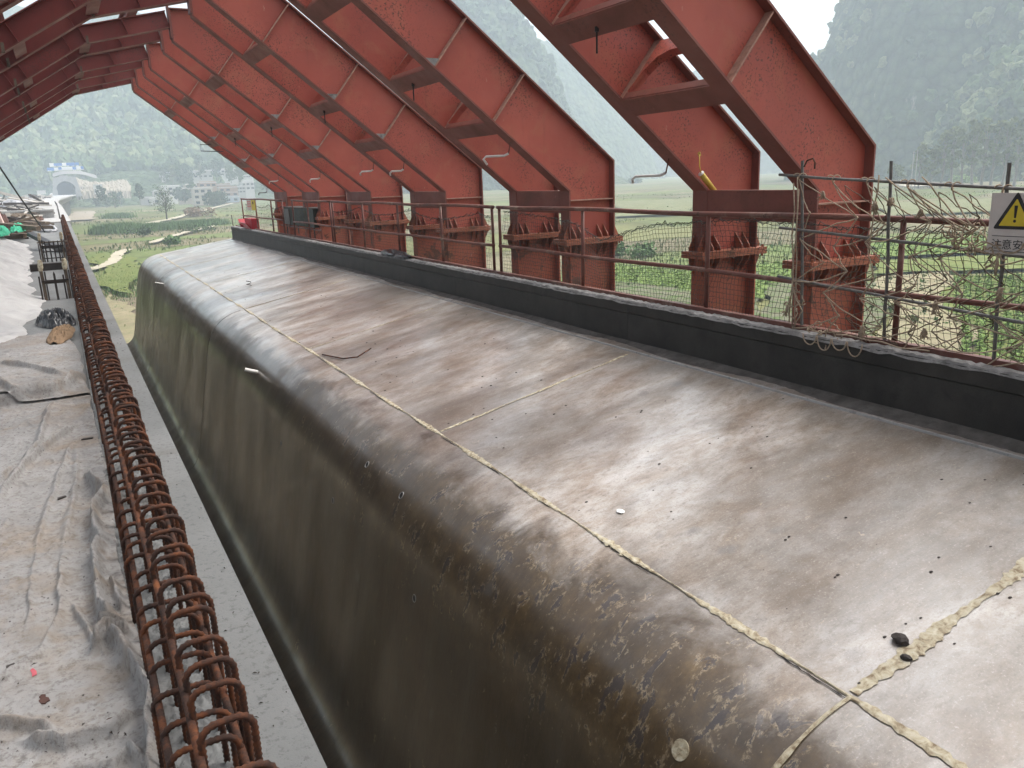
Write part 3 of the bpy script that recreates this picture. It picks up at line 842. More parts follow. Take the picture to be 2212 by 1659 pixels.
# ------------------------------------------------------------------ trees and bushes
def leaf_cloud(centres, radii, nl, size, seed, flat=.8):
    g = np.random.default_rng(seed)
    k = g.integers(0, len(centres), nl)
    d = g.normal(size=(nl, 3)); d /= np.linalg.norm(d, axis=1)[:, None]
    r = g.random((nl, 1)) ** .45
    p = centres[k] + d * r * radii[k][:, None] * np.array([1, 1, flat])
    a = g.normal(size=(nl, 3)); a /= np.linalg.norm(a, axis=1)[:, None]
    b = np.cross(a, g.normal(size=(nl, 3))); b /= np.linalg.norm(b, axis=1)[:, None]
    s = size * g.uniform(.6, 1.4, (nl, 1))
    v = np.stack([p - a * s, p + b * s * .6, p + a * s, p - b * s * .6], 1).reshape(-1, 3)
    return v, np.arange(nl * 4).reshape(-1, 4)
def tree(name, base, H, R, mat, label, seed, trunk='bark', th=.45, nl=520, size=None, group=None, bare=False, lobes=9):
    g = np.random.default_rng(seed)
    t = empty(name, base, label, 'tree', group)
    mb = MB(); r0 = H * .022 + .05
    top = Vector((g.normal(0, .03) * H, g.normal(0, .03) * H, H * (.9 if bare else .75)))
    pts = [top * k + Vector((math.sin(k * 5 + seed) * .015 * H, math.cos(k * 4 + seed) * .015 * H, 0)) for k in np.linspace(0, 1, 7)]
    mb.tube(pts, [r0 * (1 - .8 * k) for k in np.linspace(0, 1, 7)], 6)
    cs = []
    for i in range(lobes):
        a = 2 * math.pi * i / lobes * 1.618 * 2 + seed; zz = th + (1 - th) * (i + .5) / lobes
        w = R * (1 - .75 * abs((zz - th) / (1 - th) - .35) ** 1.3) * g.uniform(.55, 1)
        e = Vector((math.cos(a) * w * .62, math.sin(a) * w * .62, H * min(zz, .96)))
        s = top * max(.15, zz * .72)
        mb.tube([s, s.lerp(e, .5) + Vector((0, 0, .03 * H)), e], [r0 * .4, r0 * .25, r0 * .08], 4)
        if bare:
            for q in range(5):
                e2 = e + Vector(tuple(g.normal(0, .16 * R, 3))) + Vector((0, 0, .05 * H)); mb.tube([s.lerp(e, g.uniform(.4, .9)), e2], [r0 * .16, r0 * .05], 3)
        cs.append(tuple(e))
    tr = mb.build('trunk', M[trunk]); tr.parent = t
    cs = np.array(cs + ([] if bare else [tuple(top * 1.15)]))
    rad = g.uniform(.30, .5, len(cs)) * R
    v, f = leaf_cloud(cs, rad, nl, size or R * .13, seed)
    c = tri_mesh('crown', v, f, M[mat], None, False, 4); c.parent = t
    return t
def tv(px, Y=None, z=None):
    return gp(*px) if Y is None else yp(*px, Y)
tree('bare_tree', gp(*V4(438, 1128)), 10.5, 4.4, 'leaf_mid', 'tall thin leafed dark tree standing alone in the fields', 3, 'bark_dark', .3, 900, .2, bare=True, lobes=16)
seed = 10
spots = [(1480, 900, 'leaf_mid'), (1600, 910, 'leaf_dark'), (1760, 925, 'leaf_dark'), (1890, 930, 'leaf_mid'), (1985, 905, 'leaf_dark'), (1400, 850, 'leaf_mid'), (2210, 850, 'leaf_mid'), (1680, 820, 'leaf_dark'), (2300, 800, 'leaf_dark')]
where = ['left end of', 'second in', 'third in', 'fourth in', 'right end of', 'back left of', 'far right of', 'behind the middle of', 'hillward right of']
for (x, y, m), w in zip(spots, where):
    b = gp(*D2(x, y)) if y > 840 else yp(*D2(x, y), 470.)
    b.z = max(b.z, GZ - .5); tree('roadside_tree', b, random.uniform(6.5, 9.5), random.uniform(2.6, 4), m, f'dark bushy tree, {w} the clump beside the tunnel road', seed, th=.15, nl=620, size=.45, group='trees beside the tunnel road'); seed += 1
for x, y, Y, H, R, m, lab in [(630, 820, 555, 8, 3.5, 'leaf_dark', 'round dark tree before the cream house'), (735, 850, 552, 8.5, 3.6, 'leaf_dark', 'second round dark tree before the cream house'), (860, 800, 550, 11, 3.5, 'leaf_mid', 'tall bluish tree left of the tall house'),
                              (1000, 460, 640, 17, 5, 'leaf_dark', 'bare stemmed tall tree before the white house'), (700, 560, 640, 16, 7, 'leaf_dark', 'dark tree mass left above the cream house'), (790, 560, 645, 15, 6, 'leaf_dark', 'dark tree right of the dark mass above the cream house'), (1260, 470, 640, 15, 6, 'leaf_dark', 'dark tree between the two white slope houses'),
                              (420, 560, 640, 14, 5, 'leaf_mid', 'loose tree behind the white blue sided house'), (540, 540, 640, 13, 5, 'leaf_pale', 'pale tree behind the white house roof'), (560, 430, 665, 16, 5, 'leaf_mid', 'tree under the small high house'), (1500, 520, 620, 12, 5, 'leaf_mid', 'tree under the long white building'), (1640, 500, 620, 12, 5, 'leaf_mid', 'tree left of the pale narrow house'),
                              (2100, 700, 560, 12, 7, 'leaf_dark', 'dark tree just left of the last red arm')]:
    b = yp(*V4(x, y), Y); tree('village_tree', b, H, R, m, lab, seed, th=.2, nl=520, size=.7, group='trees in the village'); seed += 1
for x, y, w, lab in [(1140, 890, 5.5, 'left bamboo bush before the tall house'), (1240, 895, 6, 'middle bamboo bush before the tall house'), (1340, 885, 6.5, 'right bamboo bush before the brick house')]:
    tree('bamboo_bush', gp(*V4(x, y)), 7, w * .7, 'leaf_dark', lab, seed, th=.05, nl=900, size=.5, group='bamboo before the houses'); seed += 1
# eucalyptus row under the right hill
ek = 0
for x, y, H in [(1935, 392, 9), (1985, 404, 16), (2010, 404, 15), (2032, 402, 21), (2052, 402, 22), (2074, 401, 21), (2098, 400, 24), (2120, 399, 24), (2142, 400, 23), (2166, 399, 24), (2190, 399, 23), (2215, 400, 24), (2236, 401, 23)]:
    b = gp(x, y); b = b * (330.0 / math.hypot(b.x, b.y)); b.z = GZ
    lab = ['small round tree beside the bright dirt road', 'first', 'second', 'third', 'fourth', 'fifth', 'sixth', 'seventh', 'eighth', 'ninth', 'tenth', 'eleventh', 'twelfth'][ek]
    if ek: lab += ' tall pale tree from the left in the row under the right hill'
    tree('eucalyptus_tree', b, H * .95, 3.8, 'leaf_pale', lab, seed, th=.35, nl=430, size=.6, group='tall trees under the right hill'); seed += 1; ek += 1
# low bushes in the fields
def bush(name, p, R, H, mat, label, seed, nl=400, size=.25, group=None):
    g = np.random.default_rng(seed)
    cs = np.array([(p.x + g.normal(0, R * .4), p.y + g.normal(0, R * .4), GZ + H * g.uniform(.2, .5)) for _ in range(7)])
    v, f = leaf_cloud(cs, np.full(7, R * .5), nl, size, seed)
    v[:, 2] = np.maximum(v[:, 2], GZ + .05)
    return tag(tri_mesh(name, v, f, M[mat], None, False, 4), label, 'bush', group)
bush('bush', gp(*V4(560, 1540)), 1.8, 2.6, 'leaf_reed', 'green bush before the far end of the formwork', 1, 500, .35)
bush('bush', gp(*V4(90, 1380)), 3.0, 3.0, 'leaf_dark', 'dark low bush left beside the path', 2)
bush('bush', gp(*V4(870, 1320)), 3.0, 2.0, 'leaf_mid', 'small bush between the two path pieces', 3)
bush('bush', gp(*V4(900, 1065)), 5.0, 3.0, 'brown_cloth', 'dry brown thicket by the village path', 4, 500, .5)
bush('bush', gp(1340, 552), 2.6, 2.2, 'leaf_reed', 'leafy weeds standing behind the netting', 5, 160, .35)
bush('bush', gp(1395, 556), 2.4, 2.2, 'leaf_reed', 'leafy weeds beside the first tuft behind the netting', 6, 160, .35)
bush('bush', gp(1300, 392), 8, 7, 'leaf_mid', 'round bush at the far edge of the fields', 7, 400, .9)
bush('bush', gp(1370, 396), 7, 6, 'leaf_dark', 'dark bush right of the round one at the field edge', 8, 400, .9)
bush('bush', gp(2085, 395), 5, 3.4, 'leaf_bright', 'bright green thicket below the tall trees', 9, 500, .5)
# reed hedges: uncountable
def reeds(line, n, h, w, label, seed):
    g = np.random.default_rng(seed)
    pts = [gp(*p) for p in line]
    V, F = [], []
    for i in range(n):
        k = g.integers(0, len(pts) - 1); p = pts[k].lerp(pts[k + 1], g.random())
        x, y = p.x + g.normal(0, w), p.y + g.normal(0, w); hh = h * g.uniform(.6, 1.2); a = g.uniform(0, 6.28); bw = .09 * h
        b = len(V)
        V += [(x - bw * math.cos(a), y - bw * math.sin(a), GZ), (x + bw * math.cos(a), y + bw * math.sin(a), GZ), (x + g.normal(0, .25) * h, y + g.normal(0, .25) * h, GZ + hh)]
        F.append((b, b + 1, b + 2))
    return tag(tri_mesh('reeds', V, F, M['leaf_reed']), label, 'reeds', None, 'stuff')
reeds([V4(-300, 1330), V4(0, 1310), V4(400, 1270), V4(800, 1230), V4(1240, 1195)], 6000, 1.7, 2.2, 'long hedge of tall reeds across the fields', 1)
reeds([D2(1640, 1350), D2(1900, 1335), D2(2200, 1310)], 2200, 2.2, 1.4, 'short thick reed hedge near the bridge', 2)
reeds([D2(1800, 1095), D2(2080, 1090)], 1200, 2.0, 1.6, 'isolated reed clump in the green fields', 3)
reeds([(205, 600), (250, 620), (290, 660)], 5000, .4, 5.0, 'tall grass between deck edge and formwork', 4)
# leafy crop rows near the fence
def crop(poly, n, h, label, seed):
    g = np.random.default_rng(seed)
    P = [gp(*p) for p in poly]
    x = np.array([p.x for p in P]); y = np.array([p.y for p in P])
    V, F = [], []
    c = 0
    a0 = math.radians(58); dx, dy = math.sin(a0), math.cos(a0)
    while c < n:
        px, py = g.uniform(x.min(), x.max()), g.uniform(y.min(), y.max())
        u = px * dy - py * dx
        u2 = round(u / .75) * .75 + g.normal(0, .12); px += (u2 - u) * dy; py -= (u2 - u) * dx
        ins = False; j = len(x) - 1
        for i in range(len(x)):
            if (y[i] > py) != (y[j] > py) and px < (x[j] - x[i]) * (py - y[i]) / (y[j] - y[i]) + x[i]: ins = not ins
            j = i
        if not ins: continue
        for q in range(5):
            a = g.uniform(0, 6.28); l = h * g.uniform(.5, 1.1); b = len(V); w = l * .35
            z0 = GZ + .2 + g.uniform(0, .15)
            V += [(px, py, z0), (px + l * .5 * math.cos(a) - w * math.sin(a), py + l * .5 * math.sin(a) + w * math.cos(a), z0 + l * .5), (px + l * math.cos(a), py + l * math.sin(a), z0 + l * .45), (px + l * .5 * math.cos(a) + w * math.sin(a), py + l * .5 * math.sin(a) - w * math.cos(a), z0 + l * .5)]
            F.append((b, b + 1, b + 2, b + 3))
        c += 1
    return tag(tri_mesh('crop_rows', V, F, M['leaf_bright'], None, False, 4), label, 'crop', None, 'stuff')
crop([(2075, 860), (2320, 900), (2330, 600), (2060, 605)], 2300, .26, 'rows of bright leafy plants at the right edge', 1)
crop([(1320, 610), (1650, 650), (1660, 612), (1330, 575)], 800, .22, 'rows of bright plants between the column pairs', 2)
crop([(1640, 620), (1740, 610), (1740, 565), (1640, 575)], 300, .22, 'rows of bright plants beside the nearest pair', 3)
crop([(1890, 560), (2300, 540), (2300, 500), (1890, 525)], 800, .24, 'green crop strip behind the rope net', 4)
# weeds and low plants scattered over the fields: uncountable
def weeds(n_, region, h_, mat, label, seed):
    gg_ = np.random.default_rng(seed); V_, F_ = [], []
    for q_ in range(n_):
        x_2, y_2 = region(gg_); patch = vnoise(np.array(x_2 * .06), np.array(y_2 * .11), 5)
        if patch < .56: continue
        hh = h_ * gg_.uniform(.5, 1.4) * (1 + 1.5 * (gg_.random() < .04))
        for k_ in range(3):
            a_ = gg_.uniform(0, 6.28); w_ = hh * gg_.uniform(.15, .45); b_ = len(V_)
            V_ += [(x_2 - w_ * math.cos(a_), y_2 - w_ * math.sin(a_), GZ - .05), (x_2 + w_ * math.cos(a_), y_2 + w_ * math.sin(a_), GZ - .05), (x_2 + w_ * 1.2 * math.cos(a_) + gg_.normal() * .3 * hh, y_2 + w_ * 1.2 * math.sin(a_), GZ + .1 + hh * gg_.uniform(.6, 1)), (x_2 - w_ * .1 * math.cos(a_), y_2 - w_ * .1 * math.sin(a_) + gg_.normal() * .3 * hh, GZ + .1 + hh * gg_.uniform(.5, 1))]
            F_.append((b_, b_ + 1, b_ + 2, b_ + 3))
    return tag(tri_mesh('weeds', V_, F_, M[mat], None, False, 4), label, 'weeds', None, 'stuff')
def reg_left(q_):
    y_2 = 60 + 420 * q_.random(); return y_2 * q_.uniform(-.02, .23) + q_.normal() * 3, y_2
def reg_right(q_):
    d_ = 35 + 330 * q_.random() ** 1.3; a_ = math.radians(q_.uniform(33, 64)); return d_ * math.sin(a_), d_ * math.cos(a_)
weeds(3000, reg_left, .18, 'leaf_reed', 'green weeds dotted over the left fields', 1)
weeds(5000, reg_left, .24, 'leaf_pale', 'pale dry weeds dotted over the left fields', 2)
weeds(7000, reg_right, .13, 'leaf_reed', 'green weeds dotted over the right fields', 3)
weeds(12000, reg_right, .15, 'leaf_pale', 'pale dry weeds dotted over the right fields', 4)
# utility poles
for i, (x, yt, yb, lab) in enumerate([(1968, 352, 400, 'left concrete pole of the pair beside the bright road'), (1976, 350, 400, 'right concrete pole of the pair beside the bright road'), (1205, 370, 415, 'thin pale pole behind the middle columns'), (1505, 378, 418, 'short pole far in the fields between columns')]):
    b = gp(x, yb); s = 300. / math.hypot(b.x, b.y); b = b * s; H = (yb - yt) / 1725 * 300 * 1.05
    t = empty('utility_pole', (b.x, b.y, GZ), lab, 'pole', 'utility poles')
    mb = MB(); mb.tube([(b.x, b.y, GZ), (b.x, b.y, GZ + H + 4)], [.17, .11], 6); mb.build('pole', M['conc_pale'], t)
    mb = MB(); mb.box(b.x - .7, b.x + .7, b.y - .05, b.y + .05, GZ + H + 3.3, GZ + H + 3.45); mb.build('cross_arm', M['dark_steel'], t)

# ------------------------------------------------------------------ steel formwork
def form_dz(y): return .16 * (y - 4) / 27
SEAM = (2.87, -2.40)
def bez(p0, p1, p2, n):
    return [((1 - t) ** 2 * p0[0] + 2 * t * (1 - t) * p1[0] + t * t * p2[0], (1 - t) ** 2 * p0[1] + 2 * t * (1 - t) * p1[1] + t * t * p2[1]) for t in np.linspace(0, 1, n)]
FL = [(5.43, -1.87), (4.6, -2.04), (3.7, -2.23), SEAM]
WEB = [SEAM, (2.80, -2.415)] + bez((2.72, -2.435), (2.22, -2.56), (2.09, -3.12), 12) + [(1.97, -3.72), (1.88, -4.2), (1.79, -4.64), (1.73, -4.95)] + bez((1.70, -5.08), (1.62, -5.46), (1.25, -5.52), 7) + [(.95, -5.53)]
form = empty('steel_formwork', (3, 15, -2.4), 'long oiled steel girder formwork with rounded edge and cream jointed panels', 'formwork')
JY = [-12.0, -7.3, -2.6, 2.10, 6.82, 11.5, 16.1, 20.8, 25.5, 31.3]
def zf(x, z, y):                               # the whole form climbs slightly away from us
    w = min(1, max(0, (5.43 - x) / 2.56))
    return z + form_dz(y) * w
def sweep(prof, y0, y1, ny, thick=.012):
    mb = MB(); P = []
    yv = np.linspace(y0, y1, ny)
    for y in yv:
        for x, z in prof: P.append((x, y, zf(x, z, y) + .0012 * math.sin(y * 3.1 + x * 2)))
    k = len(prof)
    F = [(i * k + j, i * k + j + 1, (i + 1) * k + j + 1, (i + 1) * k + j) for i in range(ny - 1) for j in range(k - 1)]
    n0 = len(P)
    for y in yv:
        for x, z in prof: P.append((x - .003, y, zf(x, z, y) - thick))
    F += [(n0 + i * k + j, n0 + (i + 1) * k + j, n0 + (i + 1) * k + j + 1, n0 + i * k + j + 1) for i in range(ny - 1) for j in range(k - 1)]
    mb.add(P, F)
    for i in (0, ny - 1):
        Q = [P[i * k + j] for j in range(k)] + [P[n0 + i * k + j] for j in range(k)]
        mb.add(Q, [(j, j + 1, k + j + 1, k + j) for j in range(k - 1)])
    return mb
for a, b in zip(JY, JY[1:]):
    sweep(FL, a + .0008, b - .0008, 24).build('flange_panel', M['form'], form, True)
    sweep(WEB, a + .0008, b - .0008, 24).build('web_panel', M['form'], form, True)
# joint filler: irregular raised ribbons
def filler(name, pts, w, h, seed, wmin=.3):
    """pts: list of (point, side vector); ribbon with ragged edges"""
    g = np.random.default_rng(seed); mb = MB(); V, F = [], []
    n = len(pts); e = np.clip(np.cumsum(g.normal(0, .22, n)) * .5, -.4, .4)
    for i, (p, s) in enumerate(pts):
        ww = w * (wmin + (1 - wmin) * (.5 + .5 * math.sin(i * .13 + seed)) * g.uniform(.6, 1.2) + .25 * e[i])
        ww = max(ww, w * .15); wl, wr = ww * g.uniform(.7, 1.3), ww * g.uniform(.7, 1.3)
        up = Vector((0, 0, 1)); p = Vector(p); s = Vector(s)
        V += [p - s * wl + up * .0015, p - s * wl * .45 + up * h * g.uniform(.5, 1.3), p + s * wr * .45 + up * h * g.uniform(.4, 1.1), p + s * wr + up * .0015]
    F = [(4 * i + j, 4 * i + j + 1, 4 * i + 5 + j, 4 * i + 4 + j) for i in range(n - 1) for j in range(3)]
    mb.add(V, F); return mb.build(name, M['filler'], form)
L = []
for y in np.arange(.6, 31.2, .022):
    x = SEAM[0] + .006 * math.sin(y * 1.3); L.append(((x, y, zf(x, SEAM[1], y) + .004), (.97, 0, .2)))
filler('seam_filler', L, .034, .006, 1, .25)
gq = np.random.default_rng(44); y = 1.0
while y < 20:
    L_ = gq.uniform(.15, .6); ps = [(SEAM[0] + .006 * math.sin(q * 1.3) - .022 + gq.normal() * .003, q, zf(SEAM[0] - .022, SEAM[1] - .0045, q) + .006) for q in np.arange(y, y + L_, .03)]
    MB().tube(ps, [.0015] + [gq.uniform(.002, .0045) for _ in ps[2:]] + [.001], 4).build('seam_gap', M['sign_black'], form)
    y += L_ + gq.uniform(.1, .9) * (1 + y * .05)
for j, (y, x1, wd) in enumerate([(2.10, 5.3, .055), (6.82, 5.15, .022), (11.5, 4.9, .014), (16.1, 5.0, .014), (20.8, 5.0, .015), (25.5, 5.0, .015)]):
    L = []
    for x in np.arange(2.9, x1, .02):
        z = -1.87 - (5.43 - x) * .207; L.append(((x, y + .004 * math.sin(x * 9), zf(x, z, y) + .003), (0, 1, 0)))
    filler('joint_filler', L, wd, .005, 5 + j, .45 if j == 0 else .3)
# joint line down the rounded web
L = []
for k, (x, z) in enumerate(WEB[:14]):
    L.append(((x - .004, 2.10, zf(x, z, 2.1) + .003), (0, 1, 0)))
filler('joint_filler', L, .03, .006, 30)
for y in (16.1, 25.5):
    mb = MB(); mb.tube([(x - .001, y, zf(x, z, y)) for x, z in WEB[1:-1]], .0035, 4); mb.build('panel_joint', M['wood_dark'], form)
mb = MB(); mb.tube([(x, 16.1, zf(x, -1.87 - (5.43 - x) * .207, 16.1) + .001) for x in np.linspace(2.9, 4.9, 8)], .005, 4); mb.build('panel_joint', M['wood_dark'], form)
# raised lip strip at the foot of the edge form
mb = MB()
for a, b in ((-12, 31.2),):
    lip = [(5.22, -1.914), (5.222, -1.894), (5.235, -1.893), (5.237, -1.911)]
    mb.prism_y(lip, a, b)
mb.build('lip_strip', M['white_pvc'] if False else M['conc_pale'], form)
mb = MB(); g = np.random.default_rng(3)
P, F = [], []
for i, y in enumerate(np.arange(-.5, 31.1, .05)):
    h = .008 + .004 * math.sin(y * 2.3) + .002 * g.random()
    P += [(5.25, y, -1.909), (5.32, y, -1.894 + h * .3), (5.40, y, -1.876 + h * .6), (5.431, y, -1.868 + h)]
F = [(4 * i + j, 4 * i + j + 1, 4 * i + 5 + j, 4 * i + 4 + j) for i in range(len(P) // 4 - 1) for j in range(3)]
mb.add(P, F); mb.build('mortar_fillet', M['mortar_dark'], form)
# tie holes through the web, plug and pipe stubs
def web_pt(ratio, y):
    best = min(((abs(x / zf(x, z, y) + ratio), i) for i, (x, z) in enumerate(WEB)))[1]
    i = min(max(best, 1), len(WEB) - 2)
    t = np.linspace(0, 1, 40); cand = []
    for a in (i - 1, i):
        for u in t:
            x = WEB[a][0] * (1 - u) + WEB[a + 1][0] * u; z = WEB[a][1] * (1 - u) + WEB[a + 1][1] * u
            cand.append((abs(x / zf(x, z, y) + ratio), x, zf(x, z, y), WEB[a + 1][0] - WEB[a][0], WEB[a + 1][1] - WEB[a][1]))
    _, x, z, dx, dz = min(cand); n = Vector((dz, 0, -dx)).normalized()
    if n.x > 0: n = -n
    return Vector((x, y, z)), n
def disc(name, p, n, r, mat, lift=.002, parent=form, h=.006, inner=None):
    a = n.orthogonal().normalized(); b = n.cross(a); N = 18
    mb = MB(); rim = [p + (a * math.cos(t) + b * math.sin(t)) * r for t in np.linspace(0, 2 * math.pi, N, endpoint=False)]
    mb.add([q + n * lift * -1 for q in rim] + [q + n * h for q in rim], [tuple(range(N, 2 * N))] + [(i, (i + 1) % N, N + (i + 1) % N, N + i) for i in range(N)])
    return mb.build(name, mat, parent)
for ratio, k in ((.839, .3046), (.837, .349), (.6345, .2575), (.619, .3622), (.632, .1996)):
    y = 2.2 / k if ratio > .7 else 2.02 / k
    p, n = web_pt(ratio, y)
    d = disc('tie_hole', p, n, .030, M['sign_black'], h=.002)
    a = n.orthogonal().normalized(); b = n.cross(a)
    mb = MB(); mb.tube([p + (a * math.cos(t) + b * math.sin(t)) * .031 + n * .002 for t in np.linspace(0, 2 * math.pi, 20, endpoint=False)], .0035, 5, closed=True); mb.build('hole_rim', M['conc_pale'], d)
p, n = web_pt(.8185, 2.56); disc('plug', p, n, .052, M['filler'], h=.004)
for ratio, k, L_, lab in ((.824, .1817, .16, 0), (.874, .0898, .22, 1)):
    y = 2.2 / k; p, n = web_pt(ratio, y)
    mb = MB(); mb.tube([p, p + n * .04 + Vector((-.03, -.01, .0)), p + n * .06 + Vector((-L_ * .8, 0, .03))], .028 if lab == 0 else .02, 8); mb.build('pipe_stub', M['white_pvc'], form)

# edge form (upstand) along the outer edge of the flange
kerb = empty('edge_form', (5.5, 15, -1.87), 'dark stained upstand with rough mortar top along the formwork edge', 'kerb')
for i, (a, b) in enumerate([(-12, -6.6), (-6.594, -2.0), (-1.994, 2.6), (2.606, 7.2), (7.206, 11.8), (11.806, 16.3), (16.306, 20.9), (20.906, 25.6), (25.606, 31.1)]):
    MB().prism_y([(5.43, -1.90), (5.445, -1.56), (5.43, -1.545), (5.43, -1.425), (5.56, -1.425), (5.56, -1.90)], a, b).build('edge_panel', M['kerb'], kerb)
g = np.random.default_rng(9); yv = np.arange(-3, 31.0, .035); xv = np.linspace(5.418, 5.572, 7)
KX, KY = np.meshgrid(xv, yv); nz = .010 + .012 * fbm(KX * 22, KY * 22, 3) + .012 * vnoise(KX * 60, KY * 60, 9)
nz[:, 0] = -.01 - .03 * np.abs(fbm(KY[:, 0] * 3, KY[:, 0] * 0, 4)); nz[:, -1] = -.01
KX = KX + .008 * fbm(KX * 30, KY * 30, 5)
grid_mesh('mortar_top', KX, KY, ZD - .005 + nz, M['mortar'], kerb, False)
MB().prism_y([(5.565, -1.47), (5.565, -1.375), (5.60, -1.375), (5.60, -1.40), (5.74, -1.40), (5.74, -1.47)], -12, 30.9).build('edge_angle', M['pipe'], kerb)

# ------------------------------------------------------------------ red gantry frames
IN = [(5.95, -.86), (5.95, -.22), (2.36, 2.66), (2.36, 3.20)]
OUT = [(6.65, -.86), (6.65, .14), (2.78, 3.22)]
def offset(path, d):
    """offset an open path to its left by d, mitred"""
    out = []
    P = [Vector((x, z, 0)) for x, z in path]
    for i, p in enumerate(P):
        n1 = (p - P[i - 1]).normalized() if i else None
        n2 = (P[i + 1] - p).normalized() if i < len(P) - 1 else None
        t = ((n1 or n2) + (n2 or n1)).normalized()
        nn = Vector((-t.y, t.x, 0)); base = n1 or n2; nb = Vector((-base.y, base.x, 0))
        out.append(tuple((p + nn * d / max(.3, nn.dot(nb)))[:2]))
    return out
FW = .11
def flange(mb, path, d, yc, mi, w=FW):
    o = offset(path, d)
    for i in range(len(path) - 1):
        mb.prism_y([path[i], path[i + 1], o[i + 1], o[i]], yc - w, yc + w, mi)
def rib_mesh():
    mb = MB(); inn = offset(IN, -.012); outp = offset(OUT, .012)
    mb.prism_y(IN + OUT[::-1], -.008, .008, 0)
    flange(mb, IN, .02, 0, 1)
    flange(mb, OUT, -.02, 0, 1)
    # top closing plate
    mb.box(2.34, 2.80, -FW, FW, 3.205, 3.225, 1)
    return mb.mesh('rib', [M['red'], M['red_dark']])
RIB = rib_mesh()
def colm():
    mb = MB(); i, o = [(5.95, -4.6), (5.95, -.935)], [(6.65, -4.6), (6.65, -.935)]
    mb.prism_y(i + o[::-1], -.008, .008, 0); flange(mb, i, .02, 0, 0); flange(mb, o, -.02, 0, 0)
    return mb.mesh('column', [M['red_rust']])
COL = colm()
def stiff_mesh(s):
    """plate across the web at arm station s on one side"""
    a = Vector((IN[1][0], 0, IN[1][1])).lerp(Vector((IN[2][0], 0, IN[2][1])), s)
    d = (Vector((IN[2][0], 0, IN[2][1])) - Vector((IN[1][0], 0, IN[1][1]))).normalized(); n = Vector((-d.z, 0, d.x)) * -1
    if n.z < 0: n = -n
    L_ = .735
    mb = MB(); c = a + n * (L_ / 2 + .002); mb.obox(c + Vector((0, -.054, 0)), n * (L_ / 2 - .004), Vector((0, .046, 0)), d * .007)
    return mb.mesh('stiffener', [M['worn_edge']]), a, d, n
S1, S1a, ARM_D, ARM_N = stiff_mesh(.303)
S2, S2a, _, _ = stiff_mesh(.515)
S4, S4a, _, _ = stiff_mesh(.80)
mb = MB()
mb.box(5.952, 6.648, -.10, -.01, -.36, -.346)
S3 = mb.mesh('stiffener', [M['worn_edge']])
# splice: two bolted end plates with gusset fins
SPL = [MB().box(5.835, 6.765, -.17, .17, z0, z1).mesh('splice_plate', [M['splice']]) for z0, z1 in ((-.895, -.862), (-.934, -.899))]
BOLT = [MB().tube([(x, y, -.96), (x, y, -.835)], .014, 6).mesh('bolt', [M['splice']]) for x in (5.87, 6.28, 6.72) for y in (-.145,)]
GUS = []
for x in (6.02, 6.12, 6.44, 6.54):
    for q in ([(-.012, -.858), (-.135, -.858), (-.125, -.82), (-.012, -.69)], [(-.012, -.938), (-.135, -.938), (-.125, -.98), (-.012, -1.12)]):
        GUS.append(MB().prism_x(q, x - .006, x + .006).mesh('gusset', [M['splice']]))
for y in (-.07, .07):
    for q in ([(5.928, -.858), (5.855, -.858), (5.855, -.825), (5.928, -.68)], [(5.928, -.938), (5.855, -.938), (5.855, -.975), (5.928, -1.13)], [(6.672, -.858), (6.745, -.858), (6.745, -.825), (6.672, -.68)], [(6.672, -.938), (6.745, -.938), (6.745, -.975), (6.672, -1.13)]):
        GUS.append(MB().prism_y(q, y - .006, y + .006).mesh('gusset', [M['splice']]))
# mortar caught in the stiffener corners
def lump(a):
    mb = MB(); g2 = np.random.default_rng(int(a.x * 100))
    P = [a + ARM_N * .004 + ARM_D * .01, a + ARM_D * .15 + ARM_N * .004, a + ARM_N * .11 + ARM_D * .01]
    q = [Vector((p.x, y, p.z)) for p in P for y in (-.10, -.01)]
    mb.add(q, [(0, 2, 4), (1, 5, 3), (0, 1, 3, 2), (2, 3, 5, 4), (4, 5, 1, 0)]); return mb.mesh('mortar_lump', [M['mortar']])
LUMP1, LUMP2 = lump(S1a), lump(S2a)
# plates and diaphragms between the two ribs of a pair
def tie_mesh(a, dy):
    mb = MB(); c = a - ARM_N * .012 + Vector((0, dy / 2, 0)) + ARM_D * -.09
    mb.obox(c, Vector((0, dy / 2 - FW - .001, 0)), ARM_D * .11, ARM_N * .008, 0)
    c2 = c + ARM_D * .108 + ARM_N * .045
    mb.obox(c2, Vector((0, dy / 2 - FW - .001, 0)), ARM_D * .006, ARM_N * .035, 0)
    return mb.mesh('tie_plate', [M['red_dark']])
def dia_mesh(a, dy):
    """diaphragm with a rounded bite, standing on the tie"""
    pts = []
    h0, h1 = .07, .70
    arc = [(.012, h0), (dy - .012, h0), (dy - .012, h1), (.012, h1)]
    hole_y0, hole_y1 = dy * .22, dy * .80
    left = [(dy - .012, h0), (dy - .012, h1), (.012, h1), (.012, h0), (dy * .12, h0)]
    bite = [(dy * .16, .16), (dy * .26, .36), (dy * .34, .46), (dy * .44, .50), (dy * .70, .50), (dy * .80, .44), (dy * .86, .30), (dy * .90, h0)]
    poly = left + bite
    vs = [a + ARM_N * h + Vector((0, y, 0)) - ARM_D * .006 for y, h in poly] + [a + ARM_N * h + Vector((0, y, 0)) + ARM_D * .006 for y, h in poly]
    n = len(poly); mb = MB(); mb.add(vs, [tuple(range(n)), tuple(range(2 * n - 1, n - 1, -1))] + [(i, (i + 1) % n, n + (i + 1) % n, n + i) for i in range(n)])
    for i in range(5, n - 1):                        # rim flat round the bite
        p, q = vs[i], vs[i + 1]; mb.add([p - ARM_D * .035, q - ARM_D * .035, q + ARM_D * .047, p + ARM_D * .047], [(0, 1, 2, 3)])
    return mb.mesh('diaphragm', [M['red']])
